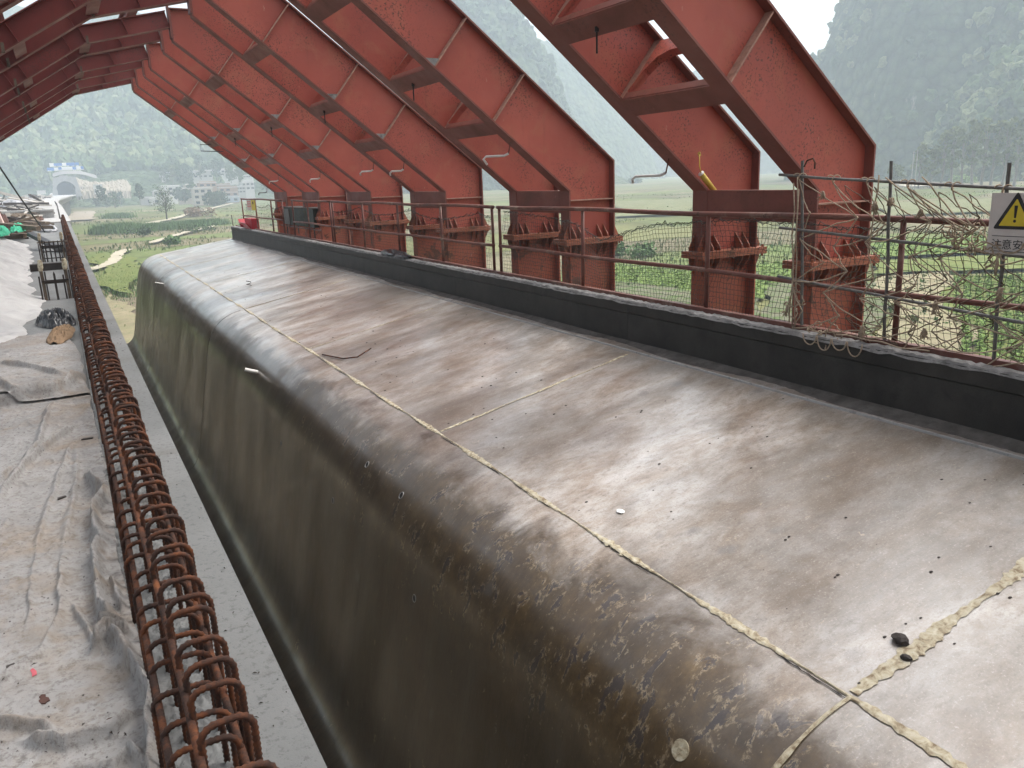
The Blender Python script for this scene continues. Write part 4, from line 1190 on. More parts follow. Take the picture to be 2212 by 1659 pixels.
def knee_mesh(dy):
    mb = MB(); mb.box(5.935, 5.947, FW + .001, dy - FW - .001, -.52, -.225); mb.box(5.948, 6.03, FW + .001, dy - FW - .001, -.236, -.225); return mb.mesh('knee_plate', [M['red_dark']])
# roof beam on the left half
RB = [(2.335, 2.90), (.87, 2.57), (-1.10, 1.35), (-3.6, -.20)]
def beam_mesh():
    mb = MB(); top = offset(RB, -.27); mb.prism_y(RB + top[::-1], -.006, .006, 0)
    flange(mb, RB, .014, 0, 1, .10); flange(mb, top, -.014, 0, 1, .10)
    mb.box(2.318, 2.338, -.12, .12, 2.70, 3.30, 1)
    return mb.mesh('roof_beam', [M['red_roof'], M['red_dark']])
BEAM = beam_mesh()
def beam_stiff(t, seg):
    a, b = RB[seg], RB[seg + 1]; o = offset(RB, -.27)
    p, q = Vector((a[0], 0, a[1])).lerp(Vector((b[0], 0, b[1])), t), Vector((o[seg][0], 0, o[seg][1])).lerp(Vector((o[seg + 1][0], 0, o[seg + 1][1])), t)
    d = (Vector((b[0], 0, b[1])) - Vector((a[0], 0, a[1]))).normalized(); c = (p + q) / 2; h = (q - p) / 2
    mb = MB(); mb.obox(c + Vector((0, -.05, 0)), h * .97, Vector((0, .043, 0)), d * .005); return mb
BST = []
for t, s in ((.5, 0), (.98, 0), (.12, 1), (.5, 1), (.62, 1), (.93, 1), (.15, 2), (.5, 2)):
    BST.append(beam_stiff(t, s).mesh('beam_stiffener', [M['red_roof']]))
BRK = []
for t, s in ((.97, 0), (.6, 1), (.2, 2)):
    a, b = RB[s], RB[s + 1]; x, z = a[0] + (b[0] - a[0]) * t, a[1] + (b[1] - a[1]) * t
    BRK.append(MB().prism_x([(-.105, z - .03), (-.105, z + .10), (-.115, z + .10), (-.115, z - .018), (-.17, z - .018), (-.17, z - .03)], x - .02, x + .02).mesh('bracket', [M['wood']]))
def rtie_mesh(t, seg, dy):
    a, b = RB[seg], RB[seg + 1]; x, z = a[0] + (b[0] - a[0]) * t, a[1] + (b[1] - a[1]) * t
    d = Vector((b[0] - a[0], 0, b[1] - a[1])).normalized(); n = Vector((-d.z, 0, d.x)); n = n if n.z > 0 else -n
    mb = MB(); c = Vector((x, dy / 2, z)) + n * .14
    mb.obox(c, Vector((0, dy / 2 - .012, 0)), n * .115, d * .006, 0); mb.obox(c - n * .12, Vector((0, dy / 2 - .10, 0)), d * .09, n * .006, 1); mb.obox(c + n * .12, Vector((0, dy / 2 - .10, 0)), d * .09, n * .006, 1)
    return mb.mesh('cross_beam', [M['red_roof'], M['red_dark']])
def child(name, me, parent, loc=(0, 0, 0)):
    o = bpy.data.objects.new(name, me); col.objects.link(o); o.parent = parent; o.location = loc; return o
FRAMES = [(-10.9, 1.43), (-6.9, 1.43), (-2.93, 1.43), (1.05, 1.43), (5.07, 1.42), (9.12, 1.43), (13.07, 1.42), (16.96, 1.44), (20.95, 1.45), (24.36, 1.34)]
FLAB = ['red portal frame pair farthest behind the camera', 'red portal frame pair second behind the camera', 'red portal frame pair just behind the camera', 'red portal frame pair beside the camera, right of the picture', 'nearest red steel portal frame pair, behind the rope net', 'second nearest red portal frame pair, left of the yellow tube', 'third red portal frame pair from the right', 'fourth red portal frame pair from the right', 'fifth red portal frame pair, beside the grey switch box', 'farthest red portal frame pair, beside the village view']
cache = {}
def cached(fn, *k):
    kk = (fn.__name__,) + tuple(k if not isinstance(k[0], Vector) else (round(k[0].x, 3),) + tuple(k[1:]))
    if kk not in cache: cache[kk] = fn(*k)
    return cache[kk]
for fi, (yn, dy) in enumerate(FRAMES):
    fr = empty('portal_frame', (0, yn + FW, 0), FLAB[fi], 'steel frame', 'red portal frames along the formwork')
    for k in (0, 1):
        y = k * dy
        rb = child('rib', RIB, fr, (0, y, 0))
        for me in (S1, S2, S4, S3): child('stiffener', me, rb)
        if k == 0 and fi >= 5:
            child('mortar_lump', LUMP2, rb)
            if fi >= 6: child('mortar_lump', LUMP1, rb)
        cl = child('column', COL, fr, (0, y, 0)); 
        for me in SPL: child('splice_plate', me, cl)
        for me in BOLT: child('bolt', me, cl)
        for me in GUS: child('gusset', me, cl)
        bm_ = child('roof_beam', BEAM, fr, (0, y, 0)); 
        for me in BST: child('beam_stiffener', me, bm_)
        for me in BRK: child('bracket', me, bm_)
    for a in (S1a, S2a, S4a):
        child('tie_plate', cached(tie_mesh, a, dy), fr)
    for a in (S1a, S2a): child('diaphragm', cached(dia_mesh, a, dy), fr)
    child('knee_plate', cached(knee_mesh, dy), fr)
    for t, s in ((.98, 0), (.5, 1), (.95, 1), (.5, 2)): child('cross_beam', cached(rtie_mesh, t, s, dy), fr)
# longitudinal roof girders and braces
def i_beam(mb, x, z, y0, y1, h, w):
    mb.box(x - .006, x + .006, y0, y1, z - h / 2, z + h / 2, 0); mb.box(x - w, x + w, y0, y1, z - h / 2 - .014, z - h / 2, 1); mb.box(x - w, x + w, y0, y1, z + h / 2, z + h / 2 + .014, 1)
for x, z, lab in ((1.75, 3.38, 'roof girder lying on the beams beside the arm tops'), (.75, 3.20, 'roof girder lying over the bend of the roof beams'), (-.35, 2.56, 'roof girder on the upper part of the left slope'), (-1.5, 1.86, 'lowest visible roof girder on the left slope')):
    mb = MB(); i_beam(mb, x, z - .09, -11, 26.2, .22, .08)
    tag(mb.build('roof_girder', [M['red_roof'], M['red_dark']]), 'red longitudinal ' + lab, 'girder', 'longitudinal roof girders')
for i in range(len(FRAMES) - 1):
    y0, y1 = FRAMES[i][0] + FRAMES[i][1] + FW, FRAMES[i + 1][0] + FW
    for (xa, za, xb, zb_), side in (((.8, 2.92, -1.0, 1.72), 'rising left'), ((-1.0, 1.72, .8, 2.92), 'rising right')):
        mb = MB(); a, b = Vector((xa, y0, za)), Vector((xb, y1, zb_)); d = (b - a); nn = d.cross(Vector((.52, 0, -.85))).normalized(); m2 = d.cross(nn).normalized()
        mb.obox((a + b) / 2, d / 2, nn * .075, m2 * .006, 0); mb.obox((a + b) / 2 + m2 * .05, d / 2, nn * .006, m2 * .045, 1)
        tag(mb.build('roof_brace', [M['red_roof'], M['red_dark']]), f'red diagonal roof brace {side} before the {["ninth to last", "eighth to last", "seventh to last", "nearest visible", "second", "third", "fourth", "fifth", "last"][i]} frame', 'brace', 'diagonal roof braces')

# ------------------------------------------------------------------ guard rail
def rail_section(y0, y1, posts, label, ztop=-.44, zmid=-1.01, X=5.655):
    t = empty('guard_rail', (X, (y0 + y1) / 2, ZD), label, 'railing', 'pipe railings along the formwork edge')
    sag = lambda y: .008 * math.sin(y * 1.7)
    mb = MB(); mb.tube([(X, y, ztop + sag(y)) for y in np.linspace(y0 - .03, y1 + .03, 14)], .026, 8); mb.build('top_rail', M['pipe'], t, True)
    mb = MB(); mb.tube([(X, y, zmid + sag(y + 2)) for y in np.linspace(y0, y1, 14)], .023, 8); mb.build('mid_rail', M['pipe'], t, True)
    for y in posts:
        l = random.uniform(-.012, .012); mb = MB(); mb.tube([(X + .003, y, -1.42), (X + .003, y + l, ztop - .004)], .023, 8); mb.build('post', M['pipe'], t, True)
rail_section(-.4, 10.62, (-.2, 1.9, 4.0, 6.17, 8.42, 10.60), 'nearest rusty pipe railing, partly behind the rope net')
rail_section(10.80, 18.98, (10.82, 12.70, 14.74, 16.78, 18.95), 'middle rusty pipe railing before the third and fourth frames')
rail_section(19.10, 22.72, (19.12, 21.16, 22.70), 'short rusty pipe railing in front of the switch box')
rail_section(23.86, 29.76, (23.88, 25.27, 27.50, 29.72), 'far end pipe railing with the small notice board')
MB().tube([(5.6, 31.3, -1.9), (5.6, 31.32, -1.05)], .014, 6)
o = MB().tube([(5.55, 31.28, -1.8), (5.54, 31.28, -1.3), (5.53, 31.28, -1.02)], .014, 6).build('steel_stake', M['dark_steel'])
tag(o, 'thin dark stake at the far end of the edge form', 'stake')

# fine black netting tied inside the railing
def netting(name, y0, y1, ztop, zbot, label, seed, step=.05, X=5.69):
    g = np.random.default_rng(seed); V, F = [], []
    ny = int((y1 - y0) / step); nz = int((max(ztop(y) for y in np.linspace(y0, y1, 40)) - zbot) / step)
    yy_ = y0 + (np.arange(ny + 1)) * step
    base = np.empty((ny + 1, nz + 1, 3))
    for i, y in enumerate(yy_):
        zt_ = ztop(y)
        for j in range(nz + 1):
            u = j / nz
            base[i, j] = (X + .03 * math.sin(y * 2.1 + u * 3) + .012 * g.normal() * .4, y + .035 * math.sin(u * 4 + y * 1.3) + .02 * math.sin(u * 9 + y * 5) + g.normal() * .003, zbot + (zt_ - zbot) * u + g.normal() * .003)
    def strand(a, b, r=.0021):
        a, b = Vector(a), Vector(b); d = (b - a)
        if d.length < 1e-5: return
        s = d.cross(Vector((1, .3, .1))).normalized() * r; n_ = d.cross(s).normalized() * r
        k = len(V)
        for p in (a, b): V.extend([p + s, p - s * .5 + n_ * .87, p - s * .5 - n_ * .87])
        F.extend([(k, k + 1, k + 4, k + 3), (k + 1, k + 2, k + 5, k + 4), (k + 2, k, k + 3, k + 5)])
    for i in range(ny + 1):
        for j in range(nz + 1):
            if i < ny: strand(base[i, j], base[i + 1, j])
            if j < nz: strand(base[i, j], base[i, j + 1])
    # bunched, knotted top edge
    for q in range(3):
        pts = [Vector(base[i, nz]) + Vector((g.normal() * .008, g.normal() * .02, g.normal() * .015)) for i in range(0, ny + 1)]
        for a, b in zip(pts, pts[1:]): strand(a, b, .003)
    me = bpy.data.meshes.new(name); me.from_pydata(V, [], F); me.materials.append(M['black_net']); me.update()
    return tag(link_mesh(name, me), label, 'net')
netting('safety_net', -.3, 10.55, lambda y: float(np.interp(y, [-.3, 4, 6, 7.0, 8.1, 8.6, 9.5, 10.5], [-.52, -.52, -.5, -.58, -.80, -.62, -.54, -.5])), -1.43, 'fine black netting sagging on the nearest railing', 1)
netting('safety_net', 10.9, 18.9, lambda y: -.55 - .12 * abs(math.sin(y * 1.1)), -1.43, 'fine black netting on the middle railing', 2, .06)
netting('safety_net', 23.9, 29.6, lambda y: -.60 - .1 * abs(math.sin(y * 1.7)), -1.40, 'torn black netting hanging on the far end railing', 3, .11)

# rebar fence with the rope net
def wob(a, b, n, amp, g):
    a, b = Vector(a), Vector(b)
    return [a.lerp(b, k / (n - 1)) + (Vector(tuple(g.normal(0, amp, 3))) if 0 < k < n - 1 else Vector()) for k in range(n)]
g = np.random.default_rng(21)
fence = empty('rebar_fence', (5.55, 4, ZD), 'makeshift fence of dark steel bars at the right', 'fence')
XF = 5.56
for (ya, za), (yb, zb_) in (((5.18, -.08), (1.2, -.335)), ((5.15, -.535), (1.2, -.74)), ((5.14, -.965), (1.2, -1.18))):
    mb = MB(); mb.tube(wob((XF, ya, za), (XF - .01, yb, zb_), 9, .004, g), .0125, 7); mb.build('bar', M['rebar_grey'], fence)
for yt, ztop, yb, zb_ in ((4.95, .03, 4.86, -1.42), (4.10, .0, 4.03, -1.43), (3.21, -.04, 3.16, -1.43), (2.3, -.03, 2.28, -1.43)):
    mb = MB(); mb.tube(wob((XF + .02, yt, ztop), (XF + .02, yb, zb_), 7, .004, g), .013, 7); mb.build('upright', M['rebar_grey'], fence)
mb = MB(); mb.tube([(XF + .02, 4.93, -.02), (XF + .02, 4.90, .03), (XF + .01, 4.83, .045), (XF, 4.80, .01), (XF, 4.80, -.04)], .007, 6); mb.build('hook', M['rust'], fence)

# rope net: sagging diamonds with knots, tassels and a tangle
rope = empty('rope_net', (5.5, 4, ZD), 'torn tan rope net draped over the steel bar fence', 'rope net')
XR = 5.53
rows, cols_ = 6, 9
K = np.empty((rows + 1, cols_ + 1, 3))
for i in range(rows + 1):
    for j in range(cols_ + 1):
        u, v = j / cols_, i / rows
        y = 4.93 - u * 3.1 - (.17 if i % 2 else 0)
        zt = -.13 - .064 * (4.93 - y)
        z = zt + (-1.40 - zt) * v ** .93
        z -= .12 * math.sin(math.pi * u * 1.3) * math.sin(math.pi * v) * .6
        K[i, j] = (XR + .05 * math.sin(u * 7 + v * 5) * math.sin(math.pi * v) + g.normal() * .012, y + g.normal() * .045 * (0 < i), z + g.normal() * .035 * (0 < i))
def strand_pts(a, b, sag):
    a, b = Vector(a), Vector(b); l = (b - a).length; k = [a.lerp(b, t) + Vector((g.normal() * .004, g.normal() * .006, -sag * l * 4 * t * (1 - t) + g.normal() * .0045)) for t in (0, .17, .33, .5, .67, .83, 1)]
    k[0], k[-1] = a, b; return k
mb, mk = MB(), MB()
for i in range(rows):
    for j in range(cols_ + 1):
        for jj in ((j, j + 1) if i % 2 == 0 else (j - 1, j)):
            if 0 <= jj <= cols_ and g.random() > .06:
                mb.tube(strand_pts(K[i, j], K[i + 1, jj], g.uniform(-.02, .13)), g.uniform(.0046, .006), 5)
for i in range(1, rows):
    for j in range(cols_ + 1):
        if g.random() < .6:
            p = Vector(K[i, j]); mk.tube([p + Vector(tuple(g.normal(0, .006, 3))) for _ in range(4)], [.005, .009, .009, .005], 5)
mb2 = MB(); r2_, c2_ = 7, 12; K2 = np.empty((r2_ + 1, c2_ + 1, 3))
for i in range(r2_ + 1):
    for j in range(c2_ + 1):
        u, v = j / c2_, i / r2_; y = 4.5 - u * 2.5 - (.10 if i % 2 else 0); zt = -.15 - .064 * (4.93 - y)
        K2[i, j] = (XR + .05 + .03 * math.sin(u * 9 + v * 4), y + g.normal() * .03 + .25 * v * (u - .4), zt + (-1.38 - zt) * v + g.normal() * .03 * (i > 0) - .10 * math.sin(math.pi * v))
for i in range(r2_):
    for j in range(c2_ + 1):
        for jj in ((j, j + 1) if i % 2 == 0 else (j - 1, j)):
            if 0 <= jj <= c2_ and g.random() > .12: mb2.tube(strand_pts(K2[i, j], K2[i + 1, jj], g.uniform(-.01, .05)), g.uniform(.0034, .0046), 4)
mb2.build('back_ropes', M['rope_dark'], rope, True)
tag(mb.build('mesh_ropes', M['rope'], rope, True)); mk.build('knots', M['rope'], rope, True)['kind'] = 'stuff'
mb = MB()
for j in range(cols_ + 1):                        # lashings over the top bar
    p = Vector(K[0, j])
    mb.tube([p + Vector((.03 * math.cos(t) + .02, .01 * t - .03, .03 + .028 * math.sin(t))) for t in np.linspace(0, 9, 16)], .005, 5)
mb.build('lashing', M['rope'], rope, True)['kind'] = 'stuff'
for (y, z, s) in ((4.67, -.22, .07), (4.17, -.30, .09), (4.03, -.27, .06), (3.78, -.35, .06), (3.60, -1.0, .11), (4.2, -1.28, .13), (3.66, -1.22, .08), (4.98, -1.2, .10), (3.13, -.86, .1)):
    mb = MB()
    for q in range(12):
        a = Vector((XR - .01 + g.normal() * .006, y + g.normal() * .008, z)); mb.tube([a, a + Vector((g.normal() * .01, g.normal() * .012, -s * .5)), a + Vector((g.normal() * .015, g.normal() * .022, -s * g.uniform(.8, 1.15)))], [.005, .006, .003], 4)
    mb.build('tassel', M['rope'], rope, True)
def tangle(c, ext, n, seed, mat='rope'):
    gg = np.random.default_rng(seed); mb = MB()
    for q in range(n):
        p = Vector(c) + Vector(tuple(gg.normal(0, 1, 3) * np.array(ext))); pts = [p]; d = Vector(tuple(gg.normal(0, 1, 3)))
        for k in range(9):
            d = (d + Vector(tuple(gg.normal(0, .7, 3)))).normalized(); nxt = pts[-1] + d * .03
            nxt += (Vector(c) - nxt) * .12; pts.append(nxt)
        mb.tube(pts, .0052, 5)
    return mb.build('tangle', M[mat], rope, True)
tangle((XR - .03, 3.42, -.50), (.02, .09, .05), 18, 1)
tangle((XR - .04, 3.28, -.62), (.02, .06, .04), 8, 2)
tangle((5.45, 4.55, -1.38), (.04, .08, .03), 10, 3)
tangle((XR, 4.95, -1.2), (.012, .02, .12), 10, 4)
mb = MB()
for q in range(4):                                  # loops hanging over the edge form
    y0 = 4.62 - .13 * q
    mb.tube([(5.42 - .015, y0 + .07 * math.cos(t) - .02 * q, -1.40 - .085 * abs(math.sin(t)) * (1 + .3 * (q % 2))) for t in np.linspace(0, math.pi, 12)], .0058, 5)
mb.tube([(5.46 + .03 * math.sin(t * 2), 4.4 - .28 * t, -1.372 + .006 * math.sin(t * 5)) for t in np.linspace(0, 3, 20)], .006, 5)
mb.build('loose_rope', M['rope'], rope, True)
mb = MB()
for (ya, za, yb, zb_) in ((4.95, -.1, 4.90, -1.42), (4.99, -.15, 4.93, -1.40), (4.93, -.2, 4.97, -1.36), (4.16, -.1, 4.2, -.7), (3.9, -.2, 3.45, -.5), (3.8, -.12, 3.42, -.47), (4.1, -.12, 3.4, -.5), (3.35, -.75, 3.62, -1.05)):
    mb.tube(strand_pts((XR, ya, za), (XR + .01, yb, zb_), .03), .006, 5)
mb.build('hanging_ropes', M['rope'], rope, True)['kind'] = 'stuff'

# warning sign tied to the fence
wsn = empty('warning_sign', (5.5, 3.0, -.66), 'dirty white warning sign with yellow exclamation triangle tied to the fence', 'sign')
SX, Y0, Y1, ZT, ZB = 5.47, 3.238, 2.898, -.232, -.63
MB().box(SX, SX + .006, Y1, Y0, ZB, ZT).build('board', M['board'], wsn)
yc = 3.068
def tri(s, zc_, r):
    P = [(yc, zc_ + s * .62), (yc + s * .60, zc_ - s * .42), (yc - s * .60, zc_ - s * .42)]; out = []
    for k in range(3):
        p, a, b = Vector((*P[k], 0)), Vector((*P[k - 1], 0)), Vector((*P[(k + 1) % 3], 0))
        p0, p2 = p + (a - p).normalized() * r, p + (b - p).normalized() * r
        out += [tuple((p0 * (1 - t) ** 2 + p * 2 * t * (1 - t) + p2 * t * t)[:2]) for t in (0, .25, .5, .75, 1)]
    return out
MB().prism_x(tri(.235, -.367, .02), SX - .0025, SX - .0005).build('triangle_border', M['sign_black'], wsn)
MB().prism_x(tri(.170, -.373, .008), SX - .0045, SX - .0026).build('triangle_field', M['sign_yellow'], wsn)
MB().prism_x([(yc + .011, -.312), (yc - .011, -.312), (yc - .006, -.392), (yc + .006, -.392)], SX - .0065, SX - .0046).build('exclamation_bar', M['sign_black'], wsn)
MB().prism_x([(yc + .0095 * math.cos(t), -.412 + .0095 * math.sin(t)) for t in np.linspace(0, 2 * math.pi, 14, endpoint=False)], SX - .0065, SX - .0046).build('exclamation_dot', M['sign_black'], wsn)
for z in (-.512, -.612): MB().box(SX - .002, SX - .0005, Y1 + .01, Y0 - .03, z - .002, z + .002).build('rule', M['sign_black'], wsn)
fc = bpy.data.curves.new('sign_text', 'FONT'); fc.body = '注意安全'; fc.size = .07; fc.align_x = 'CENTER'; fc.extrude = .0008
fc.materials.append(M['sign_black'])
tmp = bpy.data.objects.new('lettering_curve', fc); col.objects.link(tmp); bpy.context.view_layer.update()
lme = bpy.data.meshes.new_from_object(tmp.evaluated_get(bpy.context.evaluated_depsgraph_get()))
bpy.data.objects.remove(tmp); to = bpy.data.objects.new('lettering', lme); col.objects.link(to)
to.matrix_world = Matrix(((0, 0, -1, SX - .0015), (-1, 0, 0, yc), (0, 1, 0, -.592), (0, 0, 0, 1)))
to.parent = wsn; to.matrix_parent_inverse = Matrix.Translation(-Vector(wsn.location))
mb = MB(); mb.tube([(SX - .015, 3.24 - .02 * t, -.58 - .015 * math.sin(t * 2.2) - .012 * t) for t in np.linspace(0, 8, 24)], .0058, 5)
mb.tube([(SX - .012, 3.08 + .09 * math.cos(t), -.55 - .07 * math.sin(t)) for t in np.linspace(0, math.pi, 14)], .0058, 5)
mb.tube([(SX - .012, 3.15, -.64), (SX - .02, 3.14, -.70), (SX - .015, 3.15, -.78)], [.006, .012, .004], 6)
mb.build('tie_rope', M['rope'], rope, True)

# far notice board, red box, switch box
def rail_px(px, X=5.62): return xp(*R5(*px), X)
a, b = rail_px((292, 400)), rail_px((405, 245))
nb = empty('notice_board', (5.62, (a.y + b.y) / 2, a.z), 'small white and yellow notice board on the far railing', 'sign')
ym = a.y + (b.y - a.y) * .55
MB().box(5.605, 5.615, min(ym, a.y), max(ym, a.y), a.z, b.z).build('white_half', M['board'], nb)
MB().box(5.605, 5.615, min(ym, b.y), max(ym, b.y), a.z, b.z).build('yellow_half', M['sign_yellow'], nb)
for k in range(4):
    z = b.z - .05 - k * .055; MB().box(5.601, 5.604, min(ym, a.y) + .06, max(ym, a.y) - .06, z - .012, z + .012).build('print_line', M['sign_red'], nb)
MB().prism_x([((ym + b.y) / 2 + .09 * math.cos(t), b.z - .09 + .05 * math.sin(t)) for t in np.linspace(0, 2 * math.pi, 12, endpoint=False)], 5.601, 5.604).build('emblem', M['wood'], nb)
a, b = rail_px((245, 550), 5.5), rail_px((375, 730), 5.5)
rb_ = empty('red_fire_box', (5.5, (a.y + b.y) / 2, -1.4), 'open red metal box standing on the far end of the edge form', 'box')
MB().box(5.47, 5.72, b.y, a.y - .05, -1.40, -1.06).build('body', M['red_paint'], rb_)
MB().prism_y([(5.30, -1.20), (5.32, -1.18), (5.47, -1.36), (5.45, -1.38)], b.y + .1, a.y + .25).build('lid', M['red_paint'], rb_)
MB().obox(((5.52, (a.y + .12), -1.22)), (.2, 0, 0), (0, .18, .12), (0, -.006, .009)).build('flap', M['red_paint'], rb_)
a, b = xp(*R5(890, 720), 5.84), xp(*R5(1375, 350), 5.84)
eb = empty('switch_box', (5.84, (a.y + b.y) / 2, -1.4), 'dark dented switch box on a stand behind the short railing', 'switch box')
ym = a.y + (b.y - a.y) * .30
MB().box(5.80, 6.2, b.y, a.y - .35, -1.14, -.66).build('cabinet', M['dark_box'], eb)
MB().box(5.77, 5.80, ym, a.y - .36, -1.13, -.70).build('door_leaf', M['grey_box'], eb)
MB().box(5.76, 6.25, b.y - .05, a.y - .3, -.655, -.635).build('lid', M['dark_steel'], eb)
for y in (b.y + .1, a.y - .45):
    for x in (5.82, 6.15): MB().box(x - .015, x + .015, y - .015, y + .015, -1.44, -1.14).build('leg', M['dark_steel'], eb)
MB().box(5.79, 5.82, b.y - .6, a.y + .2, -1.20, -1.17).build('shelf_bar', M['pipe'], eb)
mb = MB(); gg = np.random.default_rng(5)
for q in range(16):
    p = Vector((5.755 + gg.normal() * .01, gg.uniform(b.y, ym), -.70)); mb.tube([p] + [p + Vector((gg.normal() * .01, gg.normal() * .1, -.09 * k)) for k in range(1, 6)], .003, 4)
mb.build('wire_tangle', M['wood'], eb)['kind'] = 'stuff'
# folded black jacket on the edge form
def crumple(name, c, ax, ay, h, mat, label, cat, seed, n=26, sharp=5.0, parent=None, rot=0.0, rough=.55):
    k = np.linspace(-1, 1, n); U, W = np.meshgrid(k, k)
    r = np.hypot(U, W); ang = np.arctan2(W, U)
    rad = 1 - .22 * fbm(np.cos(ang) * 1.7 + seed, np.sin(ang) * 1.7, seed)
    prof_ = np.clip(1 - (r / (rad * 1.02)) ** 2.2, 0, 1) ** .6
    asp = max(1.0, ay / ax) ** .5; qu, qw = U * sharp * .5 + .5 * fbm(U * 3, W * 3, seed + 8), W * sharp * .5 * asp + .5 * fbm(U * 3 + 5, W * 3, seed + 9)
    rid = 1 - np.abs(fbm(qu + seed, qw, seed + 2, 4)) * 2.4 - .5 * np.abs(fbm(qu * 2.7, qw * 2.7, seed + 4, 2))
    Zz = h * prof_ * (rough + (1 - rough) * rid) + .004
    s = np.minimum(1, rad / np.maximum(r, 1e-6)); X_, Y_ = U * s * ax, W * s * ay
    ca, sa = math.cos(rot), math.sin(rot)
    o = grid_mesh(name, c[0] + X_ * ca - Y_ * sa, c[1] + X_ * sa + Y_ * ca, c[2] + Zz, M[mat], parent)
    return tag(o, label, cat) if parent is None else o
c = xp(*R5(0, 0), 5.5)
c = xp((1350 / 2.212 + 800) / 1.6492, (915 / 2.212 + 500) / 1.6492, 5.5)
crumple('black_cloth', (5.49, c.y, ZD + .02), .10, .75, .13, 'black_plastic', 'black folded cloth lying on the edge form', 'cloth', 4, rot=.0)

# conduit hooks on the arms, rods under the ties
def arm_pt(s, y): return Vector((IN[1][0] + (IN[2][0] - IN[1][0]) * s, y, IN[1][1] + (IN[2][1] - IN[1][1]) * s)) - ARM_N * .022
FRAMES = FRAMES[3:]
hk = [(1, 1, .12, 0, .30, 'white_pvc'), (2, 0, .225, 0, .26, 'white_pvc'), (3, 0, .19, 0, .22, 'white_pvc'), (3, 1, .20, 0, .24, 'white_pvc'), (4, 1, .17, 0, .24, 'white_pvc'), (5, 1, .17, 0, .28, 'white_pvc'), (6, 1, .06, 0, .3, 'dark_steel')]
hl = ['grey bent conduit hanging from the nearest frame pair', 'white bent conduit hanging from the second frame pair', 'white bent conduit on the near rib of the third frame pair', 'white bent conduit on the far rib of the third frame pair', 'white bent conduit on the fourth frame pair', 'white bent conduit on the fifth frame pair', 'thin dark hook at the foot of the farthest arm']
for (fi, k, s, _, L_, m_), lab in zip(hk, hl):
    y = FRAMES[fi][0] + FW + k * FRAMES[fi][1]; p = arm_pt(s, y)
    d = Vector((-.5, .85, 0)).normalized() if fi != 2 else Vector((-.75, .65, 0)).normalized()
    q1 = p + Vector((-.02, .02, -.14)); q2 = q1 + d * .06 + Vector((0, 0, -.025)); q3 = q2 + d * L_ * .9; q4 = q3 + d * .04 + Vector((0, 0, -.03)); q5 = q4 + Vector((0, 0, -.04)) - d * .01
    if fi == 2: q5 = q4 - d * .05 + Vector((0, 0, -.07)); 
    mb = MB(); mb.tube([p, p.lerp(q1, .5), q1], .008, 6, 1); mb.tube([q1, q2, q2.lerp(q3, .5), q3, q4, q5], .0145, 7, 0)
    tag(mb.build('bent_conduit', [M[m_], M['pipe']], None, True), lab, 'conduit', 'bent conduits on the frames')
for fi, s, lab in ((1, .40, 'black rod hanging below the tie of the nearest frame'), (2, .50, 'black rod hanging below the tie of the second frame'), (3, .50, 'black rod hanging below the tie of the third frame'), (4, .50, 'black rod hanging below the tie of the fourth frame'), (5, .5, 'black rod hanging below the tie of the fifth frame')):
    y = FRAMES[fi][0] + FW + FRAMES[fi][1] * .55; p = arm_pt(.515 if fi > 1 else .515, y) - ARM_D * .12
    mb = MB(); mb.tube([p + Vector((0, 0, .02)), p + Vector((0, 0, -.2))], .009, 6); mb.tube([p + Vector((0, 0, .01)), p + Vector((0, 0, -.03))], .02, 6)
    tag(mb.build('hanging_rod', M['sign_black']), lab, 'rod', 'rods under the ties')
# yellow tube lying in the knee of the near pair
yt = FRAMES[1][0] + FW + FRAMES[1][1]
ytube = empty('yellow_tube', (5.7, yt - .05, -.1), 'yellow plastic tube tied to the far rib of the nearest frame', 'tube')
a = yp((1545 / 2.212 + 1800) / 1.6492, (1370 / 2.212) / 1.6492, yt - .10); b = yp((1650 / 2.212 + 1800) / 1.6492, (1510 / 2.212) / 1.6492, yt - .10)
mb = MB(); mb.tube([a, b], .030, 12); mb.build('tube', M['yellow_pvc'], ytube, True)
mb = MB(); mb.tube([a, a + (a - b).normalized() * .01], .033, 12); mb.build('end_cap', M['white_bit'], ytube, True)
e = yp((1530 / 2.212 + 1800) / 1.6492, (1215 / 2.212) / 1.6492, yt - .06)
mb = MB(); mb.tube([a, (a + e) / 2 + Vector((-.01, 0, -.02)), e], .006, 5); mb.tube([e + Vector((.014 * math.cos(t), .006 * math.sin(3 * t), .018 * math.sin(t))) for t in np.linspace(0, 6, 12)], .008, 5); mb.build('cord', M['yellow_pvc'], ytube, True)
# wire frame on the last arm
a = yp((1577 / 2.212) / 1.6492, (1140 / 2.212) / 1.6492, 25.4); b = yp((1760 / 2.212) / 1.6492, (1195 / 2.212) / 1.6492, 25.4)
mb = MB(); mb.tube([(a.x, 25.4, a.z), (b.x, 25.4, a.z - .02), (b.x, 25.4, b.z), (a.x, 25.4, b.z + .03)], .012, 5, closed=True)
tag(mb.build('wire_rack', M['sign_black']), 'black rectangular wire rack on the farthest arm', 'rack')

